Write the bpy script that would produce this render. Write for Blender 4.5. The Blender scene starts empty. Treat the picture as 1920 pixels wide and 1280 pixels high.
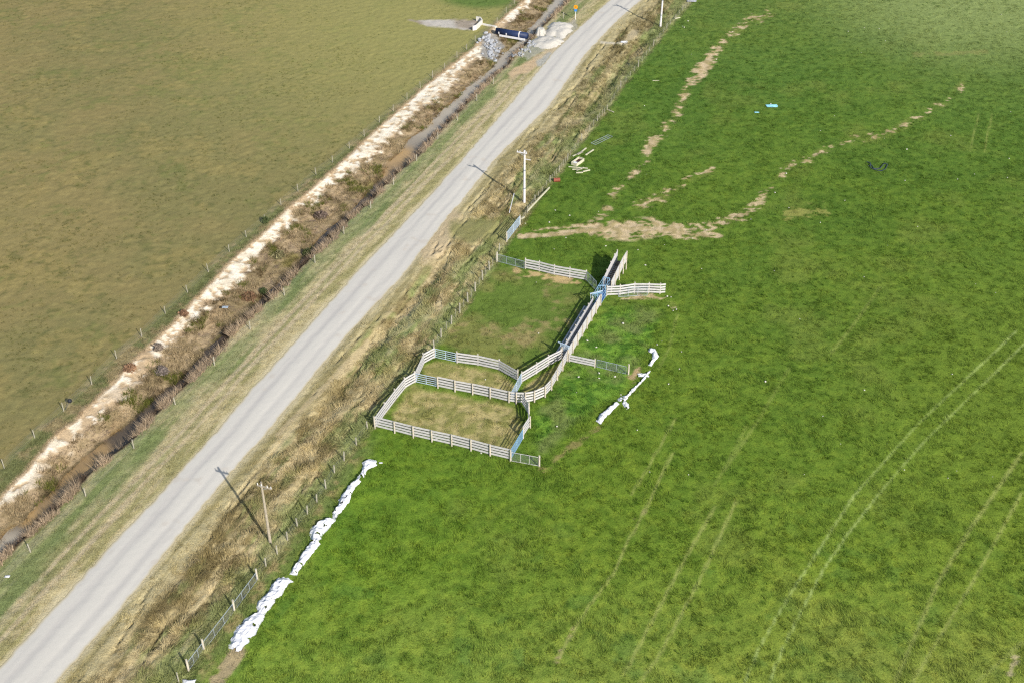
import bpy, math, random
import numpy as np
from mathutils import Vector
random.seed(7); rng = np.random.default_rng(7)
SC = bpy.context.scene
COL = SC.collection
# ------------------------------------------------------------------ camera
F, CX, CY, H = 2300.0, 960.0, 640.0, 92.0          # focal length in photo pixels, centre, flying height (m)
PITCH = math.atan(0.72)
cam = bpy.data.cameras.new('camera'); cam.sensor_width = 36; cam.lens = F/1920*36
cam.clip_start = 1; cam.clip_end = 6000
camo = bpy.data.objects.new('camera', cam); COL.objects.link(camo)
camo.location = (0, 0, H); camo.rotation_euler = (math.pi/2-PITCH, 0, 0)
SC.camera = camo
# ------------------------------------------------------------------ light
SUN_EL, SUN_AZ = math.radians(31), math.radians(146.5)
w = bpy.data.worlds.new('World'); SC.world = w; w.use_nodes = True
nt = w.node_tree; bg = nt.nodes['Background']
sky = nt.nodes.new('ShaderNodeTexSky'); sky.sky_type = 'NISHITA'; sky.sun_disc = False
sky.sun_elevation = SUN_EL; sky.sun_rotation = SUN_AZ; sky.air_density = 1.2; sky.dust_density = 1.5
nt.links.new(sky.outputs[0], bg.inputs[0]); bg.inputs[1].default_value = 0.11
sun = bpy.data.lights.new('sun', 'SUN'); sun.energy = 4.6; sun.angle = math.radians(0.5); sun.color = (1, .94, .86)
suno = bpy.data.objects.new('sun', sun); COL.objects.link(suno)
S = Vector((math.sin(SUN_AZ)*math.cos(SUN_EL), math.cos(SUN_AZ)*math.cos(SUN_EL), math.sin(SUN_EL)))
suno.rotation_euler = (-S).to_track_quat('-Z', 'Y').to_euler(); suno.location = (60, 20, 80)
SC.view_settings.view_transform = 'Standard'; SC.view_settings.look = 'None'
SC.view_settings.exposure = 0.75; SC.view_settings.gamma = 1
SC.cycles.use_denoising = False; SC.cycles.filter_width = 1.25
KEXP = 1.62                                          # sunlit level ground: display value / base colour

# ------------------------------------------------------------------ helpers
cp, sp = math.cos(PITCH), math.sin(PITCH)
def G(x, y, z=0.0):                                  # photo pixel -> point of the ground (or of height z)
    X = np.asarray(x, float)-CX; Y = CY-np.asarray(y, float)
    dy = F*cp+Y*sp; dz = -F*sp+Y*cp
    t = (z-H)/dz
    return X*t, dy*t
def PX(x, y):                                        # ground point -> photo pixel
    d = y*cp+H*sp
    return CX+F*x/d, CY-F*(y*sp-H*cp)/d
def P3(p, z=0.0):
    a, b = G(p[0], p[1]); return Vector((float(a), float(b), z))
ax, ay = G(*zip((507, 1018), (983, 379), (1238, 50)))
D = np.array([ax[2]-ax[0], ay[2]-ay[0]]); D /= np.linalg.norm(D)
N = np.array([D[1], -D[0]])
OX, OY = float(ax[1]), float(ay[1])
def UV(x, y): x = x-OX; y = y-OY; return x*N[0]+y*N[1], x*D[0]+y*D[1]
def XY(u, v): return OX+u*N[0]+v*D[0], OY+u*N[1]+v*D[1]
def line(pts, z=0.0):
    x, y = G([p[0] for p in pts], [p[1] for p in pts], z)
    u, v = UV(x, y); o = np.argsort(v); u, v = u[o], v[o]
    s0 = 0.0
    def f(q):
        q = np.asarray(q, float)
        return np.interp(q, v, u)
    return f
def lin(c):
    c = np.asarray(c, float)/255
    return np.where(c <= .04045, c/12.92, ((c+.055)/1.055)**2.4)
def A(c): return lin(c)/KEXP                         # colour of a sunlit surface as seen -> its base colour
def ss(a, b, x): t = np.clip((x-a)/(b-a), 0, 1); return t*t*(3-2*t)
_tab = rng.random((256, 256))
def vn(x, y):
    xi = np.floor(x).astype(int); yi = np.floor(y).astype(int)
    fx = x-xi; fy = y-yi; fx = fx*fx*(3-2*fx); fy = fy*fy*(3-2*fy)
    a = _tab[xi & 255, yi & 255]; b = _tab[(xi+1) & 255, yi & 255]
    c = _tab[xi & 255, (yi+1) & 255]; d = _tab[(xi+1) & 255, (yi+1) & 255]
    return (a*(1-fx)+b*fx)*(1-fy)+(c*(1-fx)+d*fx)*fy
def fbm(x, y, s, o=4, seed=0):                       # about 0..1, wavelength s metres
    r = np.zeros(np.shape(x)); a = .5; t = 0
    for k in range(o):
        c, q = math.cos(k*1.1+seed), math.sin(k*1.1+seed)
        r = r+a*vn((x*c-y*q)/s+17.3*k+seed*31.7, (x*q+y*c)/s+5.1*k+seed*11.3)
        t += a; a *= .55; s *= .5
    return r/t
def pdist(px, py, pts):                              # distance to polyline and relative position along it
    best = np.full(np.shape(px), 1e9)
    for (x0, y0), (x1, y1) in zip(pts[:-1], pts[1:]):
        dx, dy = x1-x0, y1-y0; L = dx*dx+dy*dy+1e-9
        t = np.clip(((px-x0)*dx+(py-y0)*dy)/L, 0, 1)
        best = np.minimum(best, np.hypot(px-x0-t*dx, py-y0-t*dy))
    return best
def psdf(px, py, poly):                              # signed distance, inside positive
    ins = np.zeros(np.shape(px), bool)
    for (x0, y0), (x1, y1) in zip(poly, poly[1:]+poly[:1]):
        c = (y0 > py) != (y1 > py)
        ins ^= c & (px < (x1-x0)*(py-y0)/((y1-y0) if y1 != y0 else 1e-9)+x0)
    d = pdist(px, py, poly+poly[:1])
    return np.where(ins, d, -d)

# ------------------------------------------------------------------ materials
def mat(name, rgb, rough=.8, noise=0.0, scale=4.0, bump=0.0, metal=0.0, spec=.3, stretch=None, tint=None):
    m = bpy.data.materials.new(name); m.use_nodes = True
    n = m.node_tree.nodes; l = m.node_tree.links; b = n['Principled BSDF']
    b.inputs['Roughness'].default_value = rough; b.inputs['Metallic'].default_value = metal
    b.inputs['Specular IOR Level'].default_value = spec
    rgb = tuple(float(q) for q in rgb)
    if noise > 0:
        tc = n.new('ShaderNodeTexCoord'); mp = n.new('ShaderNodeMapping')
        if stretch: mp.inputs['Scale'].default_value = stretch
        t = n.new('ShaderNodeTexNoise'); t.inputs['Scale'].default_value = scale; t.inputs['Detail'].default_value = 6
        r = n.new('ShaderNodeValToRGB'); e = r.color_ramp.elements
        e[0].position = .3; e[1].position = .7
        c0 = tint if tint is not None else [q*(1-noise) for q in rgb]
        e[0].color = (*[float(q) for q in c0], 1); e[1].color = (*[min(1, q*(1+noise*.5)) for q in rgb], 1)
        l.new(tc.outputs['Object'], mp.inputs[0]); l.new(mp.outputs[0], t.inputs[0]); l.new(t.outputs[0], r.inputs[0])
        l.new(r.outputs[0], b.inputs['Base Color'])
        if bump:
            bm = n.new('ShaderNodeBump'); bm.inputs['Strength'].default_value = bump; bm.inputs['Distance'].default_value = .05
            l.new(t.outputs[0], bm.inputs['Height']); l.new(bm.outputs[0], b.inputs['Normal'])
    else: b.inputs['Base Color'].default_value = (*rgb, 1)
    return m
def ground_mat(name, fine, var, bump, dist):         # colour of the ground from its own colour layer, broken up by soil and leaf grain
    m = bpy.data.materials.new(name); m.use_nodes = True
    n = m.node_tree.nodes; l = m.node_tree.links; b = n['Principled BSDF']
    b.inputs['Roughness'].default_value = .95; b.inputs['Specular IOR Level'].default_value = .08
    at = n.new('ShaderNodeAttribute'); at.attribute_name = 'tone'
    tc = n.new('ShaderNodeTexCoord')
    t = n.new('ShaderNodeTexNoise'); t.inputs['Scale'].default_value = fine; t.inputs['Detail'].default_value = 5; t.inputs['Roughness'].default_value = .7
    l.new(tc.outputs['Object'], t.inputs[0])
    mr = n.new('ShaderNodeMapRange'); mr.inputs[1].default_value = .3; mr.inputs[2].default_value = .7
    mr.inputs[3].default_value = 1-var; mr.inputs[4].default_value = 1+var
    l.new(t.outputs[0], mr.inputs[0])
    mx = n.new('ShaderNodeVectorMath'); mx.operation = 'SCALE'
    l.new(at.outputs['Color'], mx.inputs[0]); l.new(mr.outputs[0], mx.inputs[3])
    l.new(mx.outputs[0], b.inputs['Base Color'])
    bm = n.new('ShaderNodeBump'); bm.inputs['Strength'].default_value = bump; bm.inputs['Distance'].default_value = dist
    l.new(t.outputs[0], bm.inputs['Height']); l.new(bm.outputs[0], b.inputs['Normal'])
    return m
def blade_mat():
    m = bpy.data.materials.new('grass_blades'); m.use_nodes = True
    n = m.node_tree.nodes; l = m.node_tree.links; b = n['Principled BSDF']
    b.inputs['Roughness'].default_value = .7; b.inputs['Specular IOR Level'].default_value = .15
    at = n.new('ShaderNodeAttribute'); at.attribute_name = 'tone'
    l.new(at.outputs['Color'], b.inputs['Base Color'])
    tr = n.new('ShaderNodeBsdfTranslucent'); l.new(at.outputs['Color'], tr.inputs[0])
    ms = n.new('ShaderNodeMixShader'); ms.inputs[0].default_value = .35
    l.new(b.outputs[0], ms.inputs[1]); l.new(tr.outputs[0], ms.inputs[2])
    l.new(ms.outputs[0], n['Material Output'].inputs[0])
    return m
M = dict(
    rail=mat('weathered_rail', A((209, 208, 208)), .85, .3, 2.5, .2, stretch=(1, 1, 6)),
    post=mat('timber_post', A((205, 197, 180)), .9, .25, 3, .3),
    oldpost=mat('grey_post', A((176, 172, 156)), .9, .3, 4, .3),
    steel=mat('galvanised_steel', A((188, 200, 210)), .45, .12, 5, metal=.35, spec=.5),
    bluesteel=mat('blue_painted_steel', A((140, 182, 216)), .5, .2, 5, spec=.4),
    palesteel=mat('pale_blue_steel', A((190, 210, 228)), .5, .15, 5, spec=.4),
    wire=mat('fence_wire', (.28, .28, .27), .5, metal=.6),
    mesh=mat('gate_mesh', (.30, .36, .36), .5, metal=.4),
    plank=mat('dark_plank', A((120, 108, 92)), .9, .35, 2, .3),
    concrete=mat('concrete', A((228, 224, 214)), .85, .12, 2, .1),
    pole=mat('wooden_pole', A((176, 166, 148)), .9, .25, 3, .2),
    cpole=mat('concrete_pole', A((226, 224, 226)), .85, .08, 2, .1),
    band=mat('pole_band', A((150, 160, 170)), .6),
    plastic=mat('white_plastic', (.52, .525, .54), .6, .1, 3, spec=.25, tint=(.46, .47, .50)),
    pipe=mat('dark_blue_pipe', A((38, 54, 92)), .55, .2, 1.5, spec=.25),
    white=mat('white_paint', A((236, 236, 238)), .6, .06, 2),
    orange=mat('orange_plate', A((240, 165, 20)), .5),
    blue=mat('blue_plate', A((70, 140, 215)), .5),
    black=mat('black_rubber', (.012, .014, .02), .5),
    dark=mat('dark_inside', A((74, 44, 44)), .9, .3, 3),
    rust=mat('rusty_drum', A((150, 82, 62)), .7, .3, 4),
    ochre=mat('muddy_plank', A((176, 150, 96)), .9, .4, 1.5, .3),
    deepblue=mat('deep_blue_steel', A((52, 92, 160)), .5, .2, 4),
    rock=mat('grey_rock', A((176, 180, 186)), .9, .3, 2, .5),
    gravel=mat('pale_gravel', A((206, 202, 192)), .95, .2, 6, .5),
    stone=mat('pale_stone', A((225, 222, 210)), .9, .12, 8),
    timber=mat('pale_timber', A((214, 210, 182)), .9, .18, 3),
    cyan=mat('light_blue_plastic', A((150, 215, 232)), .5, .15, 3),
    hose=mat('dark_hose', A((52, 66, 84)), .6),
    blade=blade_mat(),
)

# ------------------------------------------------------------------ lines of the place (photo pixels, mapped to the ground)
FLp = [(8,877),(65,820),(120,771),(172,721),(219,673),(266,632),(310,588),(352,548),(391,510),(430,473),(462,445),(497,416),(527,385),(559,360),(593,328),(624,305),(655,278),(683,256),(711,230),(737,209),(763,187),(788,166),(811,146),(834,130),(857,109),(875,94),(891,79),(932,45),(949,24),(964,8),(980,-10)]
FRp = [(-30,1128),(58,1035),(161,930),(251,840),(329,759),(402,684),(469,618),(533,554),(591,494),(645,439),(695,391),(738,347),(781,303),(821,262),(858,226),(894,190),(925,158),(979,108),(1056,35),(1096,-4)]
PLp = [(-20,965),(14,921),(55,879),(94,830),(112,813),(145,790),(162,769),(226,708),(239,694),(270,660),(307,628),(347,586),(400,530),(444,483),(487,448),(533,401),(559,379),(595,348),(649,300),(681,270),(727,228),(747,211),(800,162),(833,137),(872,105),(893,88),(935,45),(956,25),(977,9),(1000,-12)]
PRp = [(0,960),(47,932),(70,900),(87,872),(120,849),(162,811),(194,783),(242,744),(270,708),(300,680),(335,635),(376,591),(393,571),(440,535),(469,505),(484,473),(512,456),(541,423),(559,395),(592,377),(619,351),(654,326),(693,297),(718,278),(765,236),(791,208),(816,198),(828,178),(853,159),(869,136),(902,109),(915,90),(954,48),(971,33),(988,17),(1012,-5)]
WLp = [(-20,1040),(10,1000),(37,985),(56,957),(87,925),(109,893),(150,857),(192,822),(230,795),(281,745),(328,712),(351,690),(378,655),(409,631),(463,589),(486,555),(518,530),(553,495),(566,477),(600,440),(642,405),(665,385),(689,358),(712,330),(727,304),(744,290),(762,266),(797,244),(817,220),(841,201),(864,178),(887,159),(919,134),(934,111),(950,101),(970,80),(1000,48),(1035,5)]
BTp = [(-20,1072),(12,1039),(75,985),(106,955),(137,921),(175,882),(219,845),(250,822),(290,779),(330,738),(364,706),(417,655),(436,624),(494,572),(529,540),(556,510),(587,480),(625,448),(656,410),(697,376),(743,326),(784,293),(815,257),(856,216),(881,189),(908,161),(934,136),(957,120),(968,100),(988,83),(1012,56),(1035,34),(1059,9),(1075,-8)]
RLp = [(-90,1350),(0,1252),(113,1128),(232,1000),(397,820),(480,722),(555,640),(668,512),(775,400),(859,309),(940,216),(1037,100),(1085,54),(1145,0),(1180,-34)]
RRp = [(40,1350),(105,1280),(225,1138),(337,1000),(424,895),(508,800),(638,640),(752,519),(844,400),(859,384),(930,296),(1030,199),(1099,100),(1160,36),(1202,0),(1240,-34)]
FBp = [(310,1320),(336,1278),(354,1257),(383,1219),(440,1145),(483,1087),(520,1039),(558,987),(594,941),(627,886),(660,842),(689,803),(703,796),(741,745),(778,706),(793,672),(813,655),(846,609),(877,566),(905,526),(931,492),(950,453),(975,421),(1003,381),(1031,344),(1064,301),(1091,264),(1120,228),(1138,208),(1164,165),(1197,126),(1225,88),(1250,55),(1280,21),(1300,-2),(1320,-25)]
SWp = [(560,840),(610,775),(652,715),(699,644),(742,600),(800,530),(840,480),(860,455)]
SW2p = [(1080,235),(1110,195),(1120,183),(1145,150),(1175,112),(1192,92),(1225,60)]
WATER_Z, BED_Z = -1.45, -1.8
FL, FR, RL, RR, FB = line(FLp), line(FRp), line(RLp), line(RRp), line(FBp)
PL, PR, WL, BT = line(PLp), line(PRp, -.5), line(WLp, WATER_Z), line(BTp)
SW, SW2 = line(SWp), line(SW2p)
def rngv(pts):
    x, y = G([p[0] for p in pts], [p[1] for p in pts]); u, v = UV(x, y); return v.min(), v.max()
SWr, SW2r = rngv(SWp), rngv(SW2p)

DKV = [float(UV(*G(p[0], p[1]))[1]) for p in ((0, 1040), (75, 960), (137, 900), (560, 478), (744, 294), (817, 220), (934, 111))]
def DK(v): return np.interp(v, DKV, [.5, .6, 1.0, 1.0, .8, .5, .5])
def base_z(u, v):                                    # ditch, roadside drain and road bed
    z = np.zeros(np.shape(u)); dk = DK(v)
    pl, pr, bt = PL(v), PR(v), BT(v)
    pr = np.maximum(pr, pl+.8); wr = bt-.95; wl = np.minimum(np.maximum(WL(v)+.35, pr+1.0), wr-.6)
    knots = [(pl-1.2, 0*v), (pl-.2, .06+0*v), (pr, -.5+0*v), ((pr*.4+wl*.6), -1.15+0*v), (wl, WATER_Z+.04+0*v), ((wl+wr)/2, BED_Z+0*v), (wr, BED_Z+.1+0*v), (bt-.35, -.28+0*v), (bt+.1, 0*v)]
    for (a, za), (b, zb) in zip(knots[:-1], knots[1:]):
        s = (u >= a) & (u < b); za, zb = za*dk, zb*dk
        z = np.where(s, za+(zb-za)*(u-a)/np.maximum(b-a, 1e-3), z)
    for f, (v0, v1), dep, wd in ((SW, SWr, .75, 1.3), (SW2, SW2r, .8, .9)):
        k = ss(v0, v0+12, v)*(1-ss(v1-5, v1, v))
        du = u-f(v)
        z = z-k*dep*np.exp(-(du/wd)**2)
    rc, rw = (RL(v)+RR(v))/2, (RR(v)-RL(v))/2
    z = np.where(np.abs(u-rc) < rw+1.0, np.minimum(z, 0)-.05*(1-ss(rw-.5, rw+1, np.abs(u-rc))), z)
    return z

# ------------------------------------------------------------------ ground grid
def axis(f0, f1, fine, mid0, mid1, mid):
    a = list(np.arange(mid0, f0, mid))+list(np.arange(f0, f1, fine))+list(np.arange(f1, mid1, mid))
    o = np.array([12, 30, 70, 150, 320, 700, 1500.])
    return np.array(list(a[0]-o[::-1])+a+list(a[-1]+o))
cx_, cy_ = G([-80, 2000, 2000, -80], [1340, 1340, -50, -50])
cu, cv = UV(cx_, cy_)
fl_ = np.linspace(cv.min(), cv.max(), 50)
UA = axis(float(FL(fl_).min())-3, float(FB(fl_).max())+4, .2, cu.min()-3, cu.max()+3, .27)
VA = axis(cv.min()-3, cv.min()-2, .3, cv.min()-4, cv.max()+3, .29)
U, V = np.meshgrid(UA, VA, indexing='ij')
X, Y = XY(U, V)
d_ = Y*cp+H*sp
ok = d_ > 20
qx, qy = PX(X, np.where(ok, Y, 200.0)); qx = np.where(ok, qx, -9e3); qy = np.where(ok, qy, 9e3)
Z = base_z(U, V)
near = (np.abs(U-UA[len(UA)//2]) < 400) & (np.abs(V) < 400)

n1 = fbm(X, Y, 1.1, 4, 1); n2 = fbm(X, Y, 6, 4, 2); n3 = fbm(X, Y, 26, 3, 3); n4 = fbm(X, Y, .6, 2, 4)
ns = fbm(U*1.0, V*.22, 1.1, 4, 5)                     # streaks along the road
nl = fbm(U*2.2, V*.12, 1.6, 3, 6)
warp = (n1-.5)*1.1
def mix(a, b, t): return a+(b-a)*t[..., None]
C3 = lambda c: np.broadcast_to(A(c), (*U.shape, 3))
def ramp(x, xs, cs):
    cs = [A(c) for c in cs]
    return np.stack([np.interp(x, xs, [c[k] for c in cs]) for k in range(3)], -1)
# left pasture
tone = mix(C3((143, 131, 86)), C3((133, 127, 82)), ss(.38, .62, n3*.6+n2*.4))
tone = mix(tone, C3((156, 140, 88)), ss(.52, .70, n2)*.4)
nq = fbm(X, Y, .9, 3, 41)
tone = mix(tone, tone*np.array([.68, .76, .70]), ss(.62, .72, nq)*ss(.40, .55, n2)*.85)
tone = mix(tone, tone*1.14, ss(.42, .32, nq)*.8)
tone = mix(tone, C3((116, 122, 70)), ss(.56, .70, n1*.4+fbm(X, Y, 8, 4, 42)*.6)*.55)
tone = mix(tone, C3((156, 154, 94)), (1-ss(40, 420, qy))*ss(150, 800, qx)*.8)
tone = mix(tone, C3((84, 118, 52)), ss(.0, 14, 26-np.hypot((qx-905)/4, (qy+4)))*.8)
grass = np.full(U.shape, .45)                        # how much standing grass
tall = np.zeros(U.shape)
# strip by the left fence
d = U-FL(V)
k = ss(-1.6, .3, d+warp*1.3)
tone = mix(tone, mix(C3((122, 127, 82)), C3((160, 146, 108)), ss(.45, .6, n1*.5+n2*.5)), k)
grass = np.where(k > .5, .8, grass); tall = np.where(k > .5, .25, tall)
# pale clay strip and the slope below it
pl, pr, bt = PL(V), np.maximum(PR(V), PL(V)+.8), BT(V)
k = ss(-.9, -.2, U-pl+warp*.4)
tone = mix(tone, C3((188, 165, 132)), k)
kp = ss(-.25, .15, U-pl+warp*.5)*(1-ss(-.5, .5, U-pr+(n1-.5)*2.6))
hole = ss(.49, .54, fbm(X, Y, .75, 3, 9)*.8+ss(-2.2, 1.0, U-pr)*.17+ss(.45, .7, n2)*.10)
gap = ss(-6, 10, 50-pdist(qx, qy, [(900, 75), (935, 80)]))
gap = ss(24, 10, pdist(qx, qy, [(898, 62), (940, 78)]))
gap2 = np.maximum(ss(16, 8, pdist(qx, qy, [(262, 655), (300, 690)])), ss(14, 6, pdist(qx, qy, [(190, 755), (235, 725)]))*.7)
# slope
slope = mix(C3((172, 152, 120)), C3((142, 126, 94)), ss(.4, .62, n1))
slope = mix(slope, C3((128, 122, 62)), ss(.5, .68, n2)*ss(.2, .8, (U-pr)/np.maximum(bt-pr, 1)))
slope = mix(slope, C3((176, 152, 116)), ss(.6, .75, ns)*.7)
ks = ss(-.4, .3, U-pr+warp)
tone = mix(tone, slope, ks)
kp = kp*(1-.6*ss(.54, .62, fbm(X, Y, 5, 3, 49))*ss(-1.4, -.3, U-pr))*(1-hole*.95)*(1-gap)*(1-gap2)
tone = mix(tone, mix(C3((244, 235, 216)), C3((226, 214, 190)), ss(.4, .62, n1)), kp)
grass = np.where(ks > .5, .9, grass); tall = np.where(ks > .5, .5, tall)
grass = np.where(kp > .4, 0, grass)
pit = np.clip(kp*0+hole*ss(-.25, .15, U-pl)*(1-ss(-.5, .5, U-pr)), 0, 1)
# ochre silt at the bottom
wl = np.minimum(np.maximum(WL(V)+.35, pr+1.0), bt-1.55)
ko = ss(-.5, .3, U-wl+warp*.6)
och = mix(C3((138, 112, 72)), C3((92, 82, 58)), ss(.4, .6, n2))
tone = mix(tone, och, ko)
grass = np.where(ko > .5, 0, grass)
# right bank
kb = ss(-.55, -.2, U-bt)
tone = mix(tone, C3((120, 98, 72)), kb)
# verge left of the road
kv = ss(-.2, .5, U-bt+warp*.5)
ver = mix(C3((146, 152, 104)), C3((188, 178, 136)), ss(.35, .62, n2*.45+ns*.55))
dr = (U-FR(V))/np.maximum(RL(V)-FR(V), 2)
nstl = fbm(U*1.0, V*.08, .8, 4, 48)
ver = mix(ver, mix(C3((196, 182, 144)), C3((132, 138, 88)), ss(.44, .56, nstl)), np.clip(np.abs(nstl-.5)*7, 0, .75))
ver = mix(ver, mix(C3((194, 182, 140)), C3((166, 160, 112)), ss(.4, .62, ns)), ss(.35, .8, dr+(n2-.5)*.5))
for fr, wd in ((.40, .46), (.62, .44)):              # wheel tracks on the verge
    uu = FR(V)+.6+(RL(V)-FR(V))*fr*.92
    kk = ss(wd, wd*.35, np.abs(U-uu+(nl-.5)*.9))*ss(.22, .42, ns*.5+n2*.5)*ss(60, 200, qy)*.95
    ver = mix(ver, C3((198, 184, 150)), kk)
ver = mix(ver, C3((122, 140, 86)), (1-ss(.06, .34, np.abs(dr-.1)+(n2-.5)*.7))*.6)
tone = mix(tone, ver, kv)
grass = np.where(kv > .5, .7, grass); tall = np.where(kv > .5, .12, tall)
# road side edge and verge right of the road
e = U-RR(V)
wr_ = np.maximum(FB(V)-RR(V), 2)
kr = ss(-3.0, -2.5, e)
f_ = e/wr_
nstr = fbm(U*1.0, V*.07, .9, 4, 46); nsw = fbm(U, V*.6, 1.1, 3, 47)
rank = mix(C3((198, 182, 138)), C3((146, 132, 92)), ss(.40, .60, nstr*.55+nsw*.45))
rank = mix(rank, C3((124, 110, 76)), ss(.57, .66, nstr)*.5)
rank = mix(rank, C3((148, 158, 100)), ss(.45, .57, n2*.35+nstr*.4+f_*.25-.03)*.9)
rank = mix(rank, C3((222, 204, 164)), ss(.56, .68, fbm(U, V*.15, 1.0, 3, 12))*.35)
short = mix(C3((192, 180, 138)), C3((160, 150, 108)), ss(.4, .6, nstr))
rank = mix(rank, rank*np.array([.80, .82, .80]), ss(420, 250, qy))
ver2 = mix(short, rank, ss(.12, .3, f_+(n2-.5)*.2))
tone = mix(tone, ver2, kr)
grass = np.where(kr > .5, .9, grass)
tall = np.where(kr > .5, .22+.55*ss(.2, .45, f_), tall)
for side in (-1, 1):                                 # straw coloured gravelly edges
    q = (RL(V)-U) if side < 0 else e
    kk = ss(-1.2, -.4, q)*(1-ss(.15, .9, q+(ns-.5)*1.0+warp*.3))
    tone = mix(tone, C3((206, 194, 158)), kk*.85); grass = np.where(kk > .5, .15, grass); tall = np.where(kk > .4, 0, tall)
sh = fbm(X, Y, 3, 3, 13)                              # gateway and worn shoulders
for cpt, r0, c in (([(850, 415), (800, 470)], 24, (196, 178, 144)), ([(855, 430), (945, 432)], 22, (142, 140, 90)), ([(690, 640), (520, 815)], 6, (188, 172, 134)), ([(1010, 110), (985, 128), (960, 140)], 9, (205, 180, 146)), ([(1105, 45), (1060, 80), (1010, 112)], 8, (196, 180, 150)), ([(1030, 105), (1012, 118)], 7, (176, 176, 168)), ([(1172, 80), (1190, 62)], 6, (190, 176, 142)), ([(1128, 80), (1175, 82)], 3, (206, 198, 176))):
    kk = ss(r0*1.2, r0*.5, pdist(qx, qy, cpt)+(sh-.5)*r0*1.3)
    tone = mix(tone, C3(c), kk*.9); tall = tall*(1-kk); grass = grass*(1-kk*.6)
# right field
kf = ss(-.4, .5, U-FB(V)-.3+warp*.9)
gr = ramp(qy, [0, 150, 350, 600, 850, 1050, 1280], [(107, 131, 60), (94, 125, 50), (97, 126, 46), (101, 129, 46), (110, 137, 47), (119, 144, 50), (133, 152, 64)])
gr = mix(gr, gr*np.array([.84, .89, .86]), ss(.42, .66, n2*.2+n3*.8)*.5)
gr = mix(gr, gr*np.array([1.14, 1.07, 1.0]), ss(.42, .68, fbm(X, Y, 14, 4, 14))*.7)
nf = fbm(X, Y, .75, 3, 18)
gr = mix(gr, gr*np.array([.60, .70, .62]), ss(.57, .68, nf)*.6)  # small scattered shadows of the grass, painted in as darker spots
gr = mix(gr, gr*np.array([1.28, 1.16, 1.15]), ss(.42, .30, nf)*.7)
gr = mix(gr, gr*np.array([.62, .80, 1.05]), ss(.66, .74, fbm(X, Y, 2.6, 3, 19))*ss(800, 1100, qy)*.5)
gr = mix(gr, C3((146, 150, 76)), ss(.58, .78, fbm(X, Y, 9, 5, 15))*.22)
gr = mix(gr, C3((156, 170, 108)), ss(260, 30, np.hypot((qx-1900)*.55, qy*1.6))*.9)
gr = mix(gr, C3((128, 146, 80)), ss(1500, 1900, qx)*ss(260, 40, qy)*.5)
gr = mix(gr, C3((120, 140, 50)), ss(1500, 1850, qx)*ss(350, 700, qy)*ss(1300, 900, qy)*.45)
gr = gr*(1-np.array([.10, 0, .06])*(ss(1150, 650, qx)*ss(700, 950, qy))[..., None])
fgrass = .75+.25*ss(.4, .6, n2)
edge = ss(3.2, .6, U-FB(V)+warp*1.5)                 # rough edge along the fence south of the yards
gr = mix(gr, mix(C3((120, 134, 76)), C3((172, 154, 112)), ss(.48, .64, n1)), edge*ss(800, 860, qy)*.9)
# yards
def soft(poly, r, amp): return ss(-r, r, psdf(qx, qy, poly)+(n1-.5)*amp+(n2-.5)*amp)
yard = soft([(822, 640), (932, 496), (1100, 530), (1112, 560), (1050, 660), (970, 700), (860, 672)], 6, 10)
gr = mix(gr, mix(C3((106, 128, 56)), C3((134, 136, 76)), ss(.4, .6, n2)), yard*.85)
gr = mix(gr, C3((172, 152, 108)), yard*ss(.56, .7, n1*.5+fbm(X, Y, 4, 3, 16)*.5)*.6)
pens = np.maximum(soft([(792, 690), (815, 676), (860, 686), (935, 700), (968, 722), (955, 748), (860, 730), (795, 712)], 5, 12),
       np.maximum(soft([(738, 775), (775, 722), (870, 742), (960, 764), (975, 800), (950, 848), (840, 822), (740, 798)], 7, 16),
                  soft([(985, 722), (1050, 680), (1062, 682), (1030, 730), (1000, 748), (975, 748)], 3, 4)))
pen_c = mix(C3((190, 176, 122)), C3((146, 144, 84)), ss(.38, .62, nf*.5+n1*.5))
gr = mix(gr, pen_c, pens*.95)
fgrass = fgrass*(1-.35*pens)-.2*yard
lush = soft([(1090, 630), (1130, 575), (1240, 590), (1215, 640), (1160, 740), (1090, 780), (1010, 850), (1000, 790), (1040, 730)], 14, 24)
gr = mix(gr, mix(mix(C3((120, 158, 58)), C3((84, 124, 44)), ss(.45, .58, nf)), C3((126, 140, 78)), ss(.50, .66, n2*.5+fbm(X, Y, 3, 3, 17)*.5)*.9), lush*.95)
# bare tracks in the field
soil = mix(C3((214, 192, 156)), C3((180, 162, 118)), ss(.38, .62, nf))
def track(pts, wd, thr, cc=None, s=1.0, sd=20):
    global gr, fgrass
    nn = fbm(X, Y, 2.2, 4, sd)
    kk = ss(-.3, 1.2, wd*.62-pdist(qx, qy, pts)+(nn*.4+fbm(X*.6, Y, .6, 3, sd+40)*.6-thr+.035)*wd*10)*s
    kk = kk*ss(wd*2.4, wd*1.6, pdist(qx, qy, pts))
    gr = mix(gr, C3((150, 152, 84)), ss(wd*2.2, wd*.6, pdist(qx, qy, pts))*ss(.40, .58, nn)*.35*s)
    gr = mix(gr, soil if cc is None else C3(cc), kk*.93); fgrass = fgrass*(1-kk*.8)
track([(1450, 22), (1405, 38), (1372, 62), (1345, 92), (1330, 112), (1302, 148), (1285, 175), (1268, 215), (1240, 252), (1214, 275), (1210, 305), (1180, 335), (1150, 368)], 6, .57, sd=20)
track([(1336, 105), (1324, 120), (1300, 150)], 7, .45, sd=20)
track([(975, 443), (1060, 437), (1130, 430)], 2.6, .36, sd=21)
track([(1000, 432), (1090, 424), (1130, 422)], 2.0, .48, sd=21)
track([(1120, 428), (1180, 432), (1225, 426)], 10, .42, sd=22)
track([(1225, 428), (1290, 440), (1345, 436)], 6, .5, sd=22)
track([(1260, 428), (1330, 424), (1400, 402), (1425, 380), (1422, 368)], 6, .52, sd=23)
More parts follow.
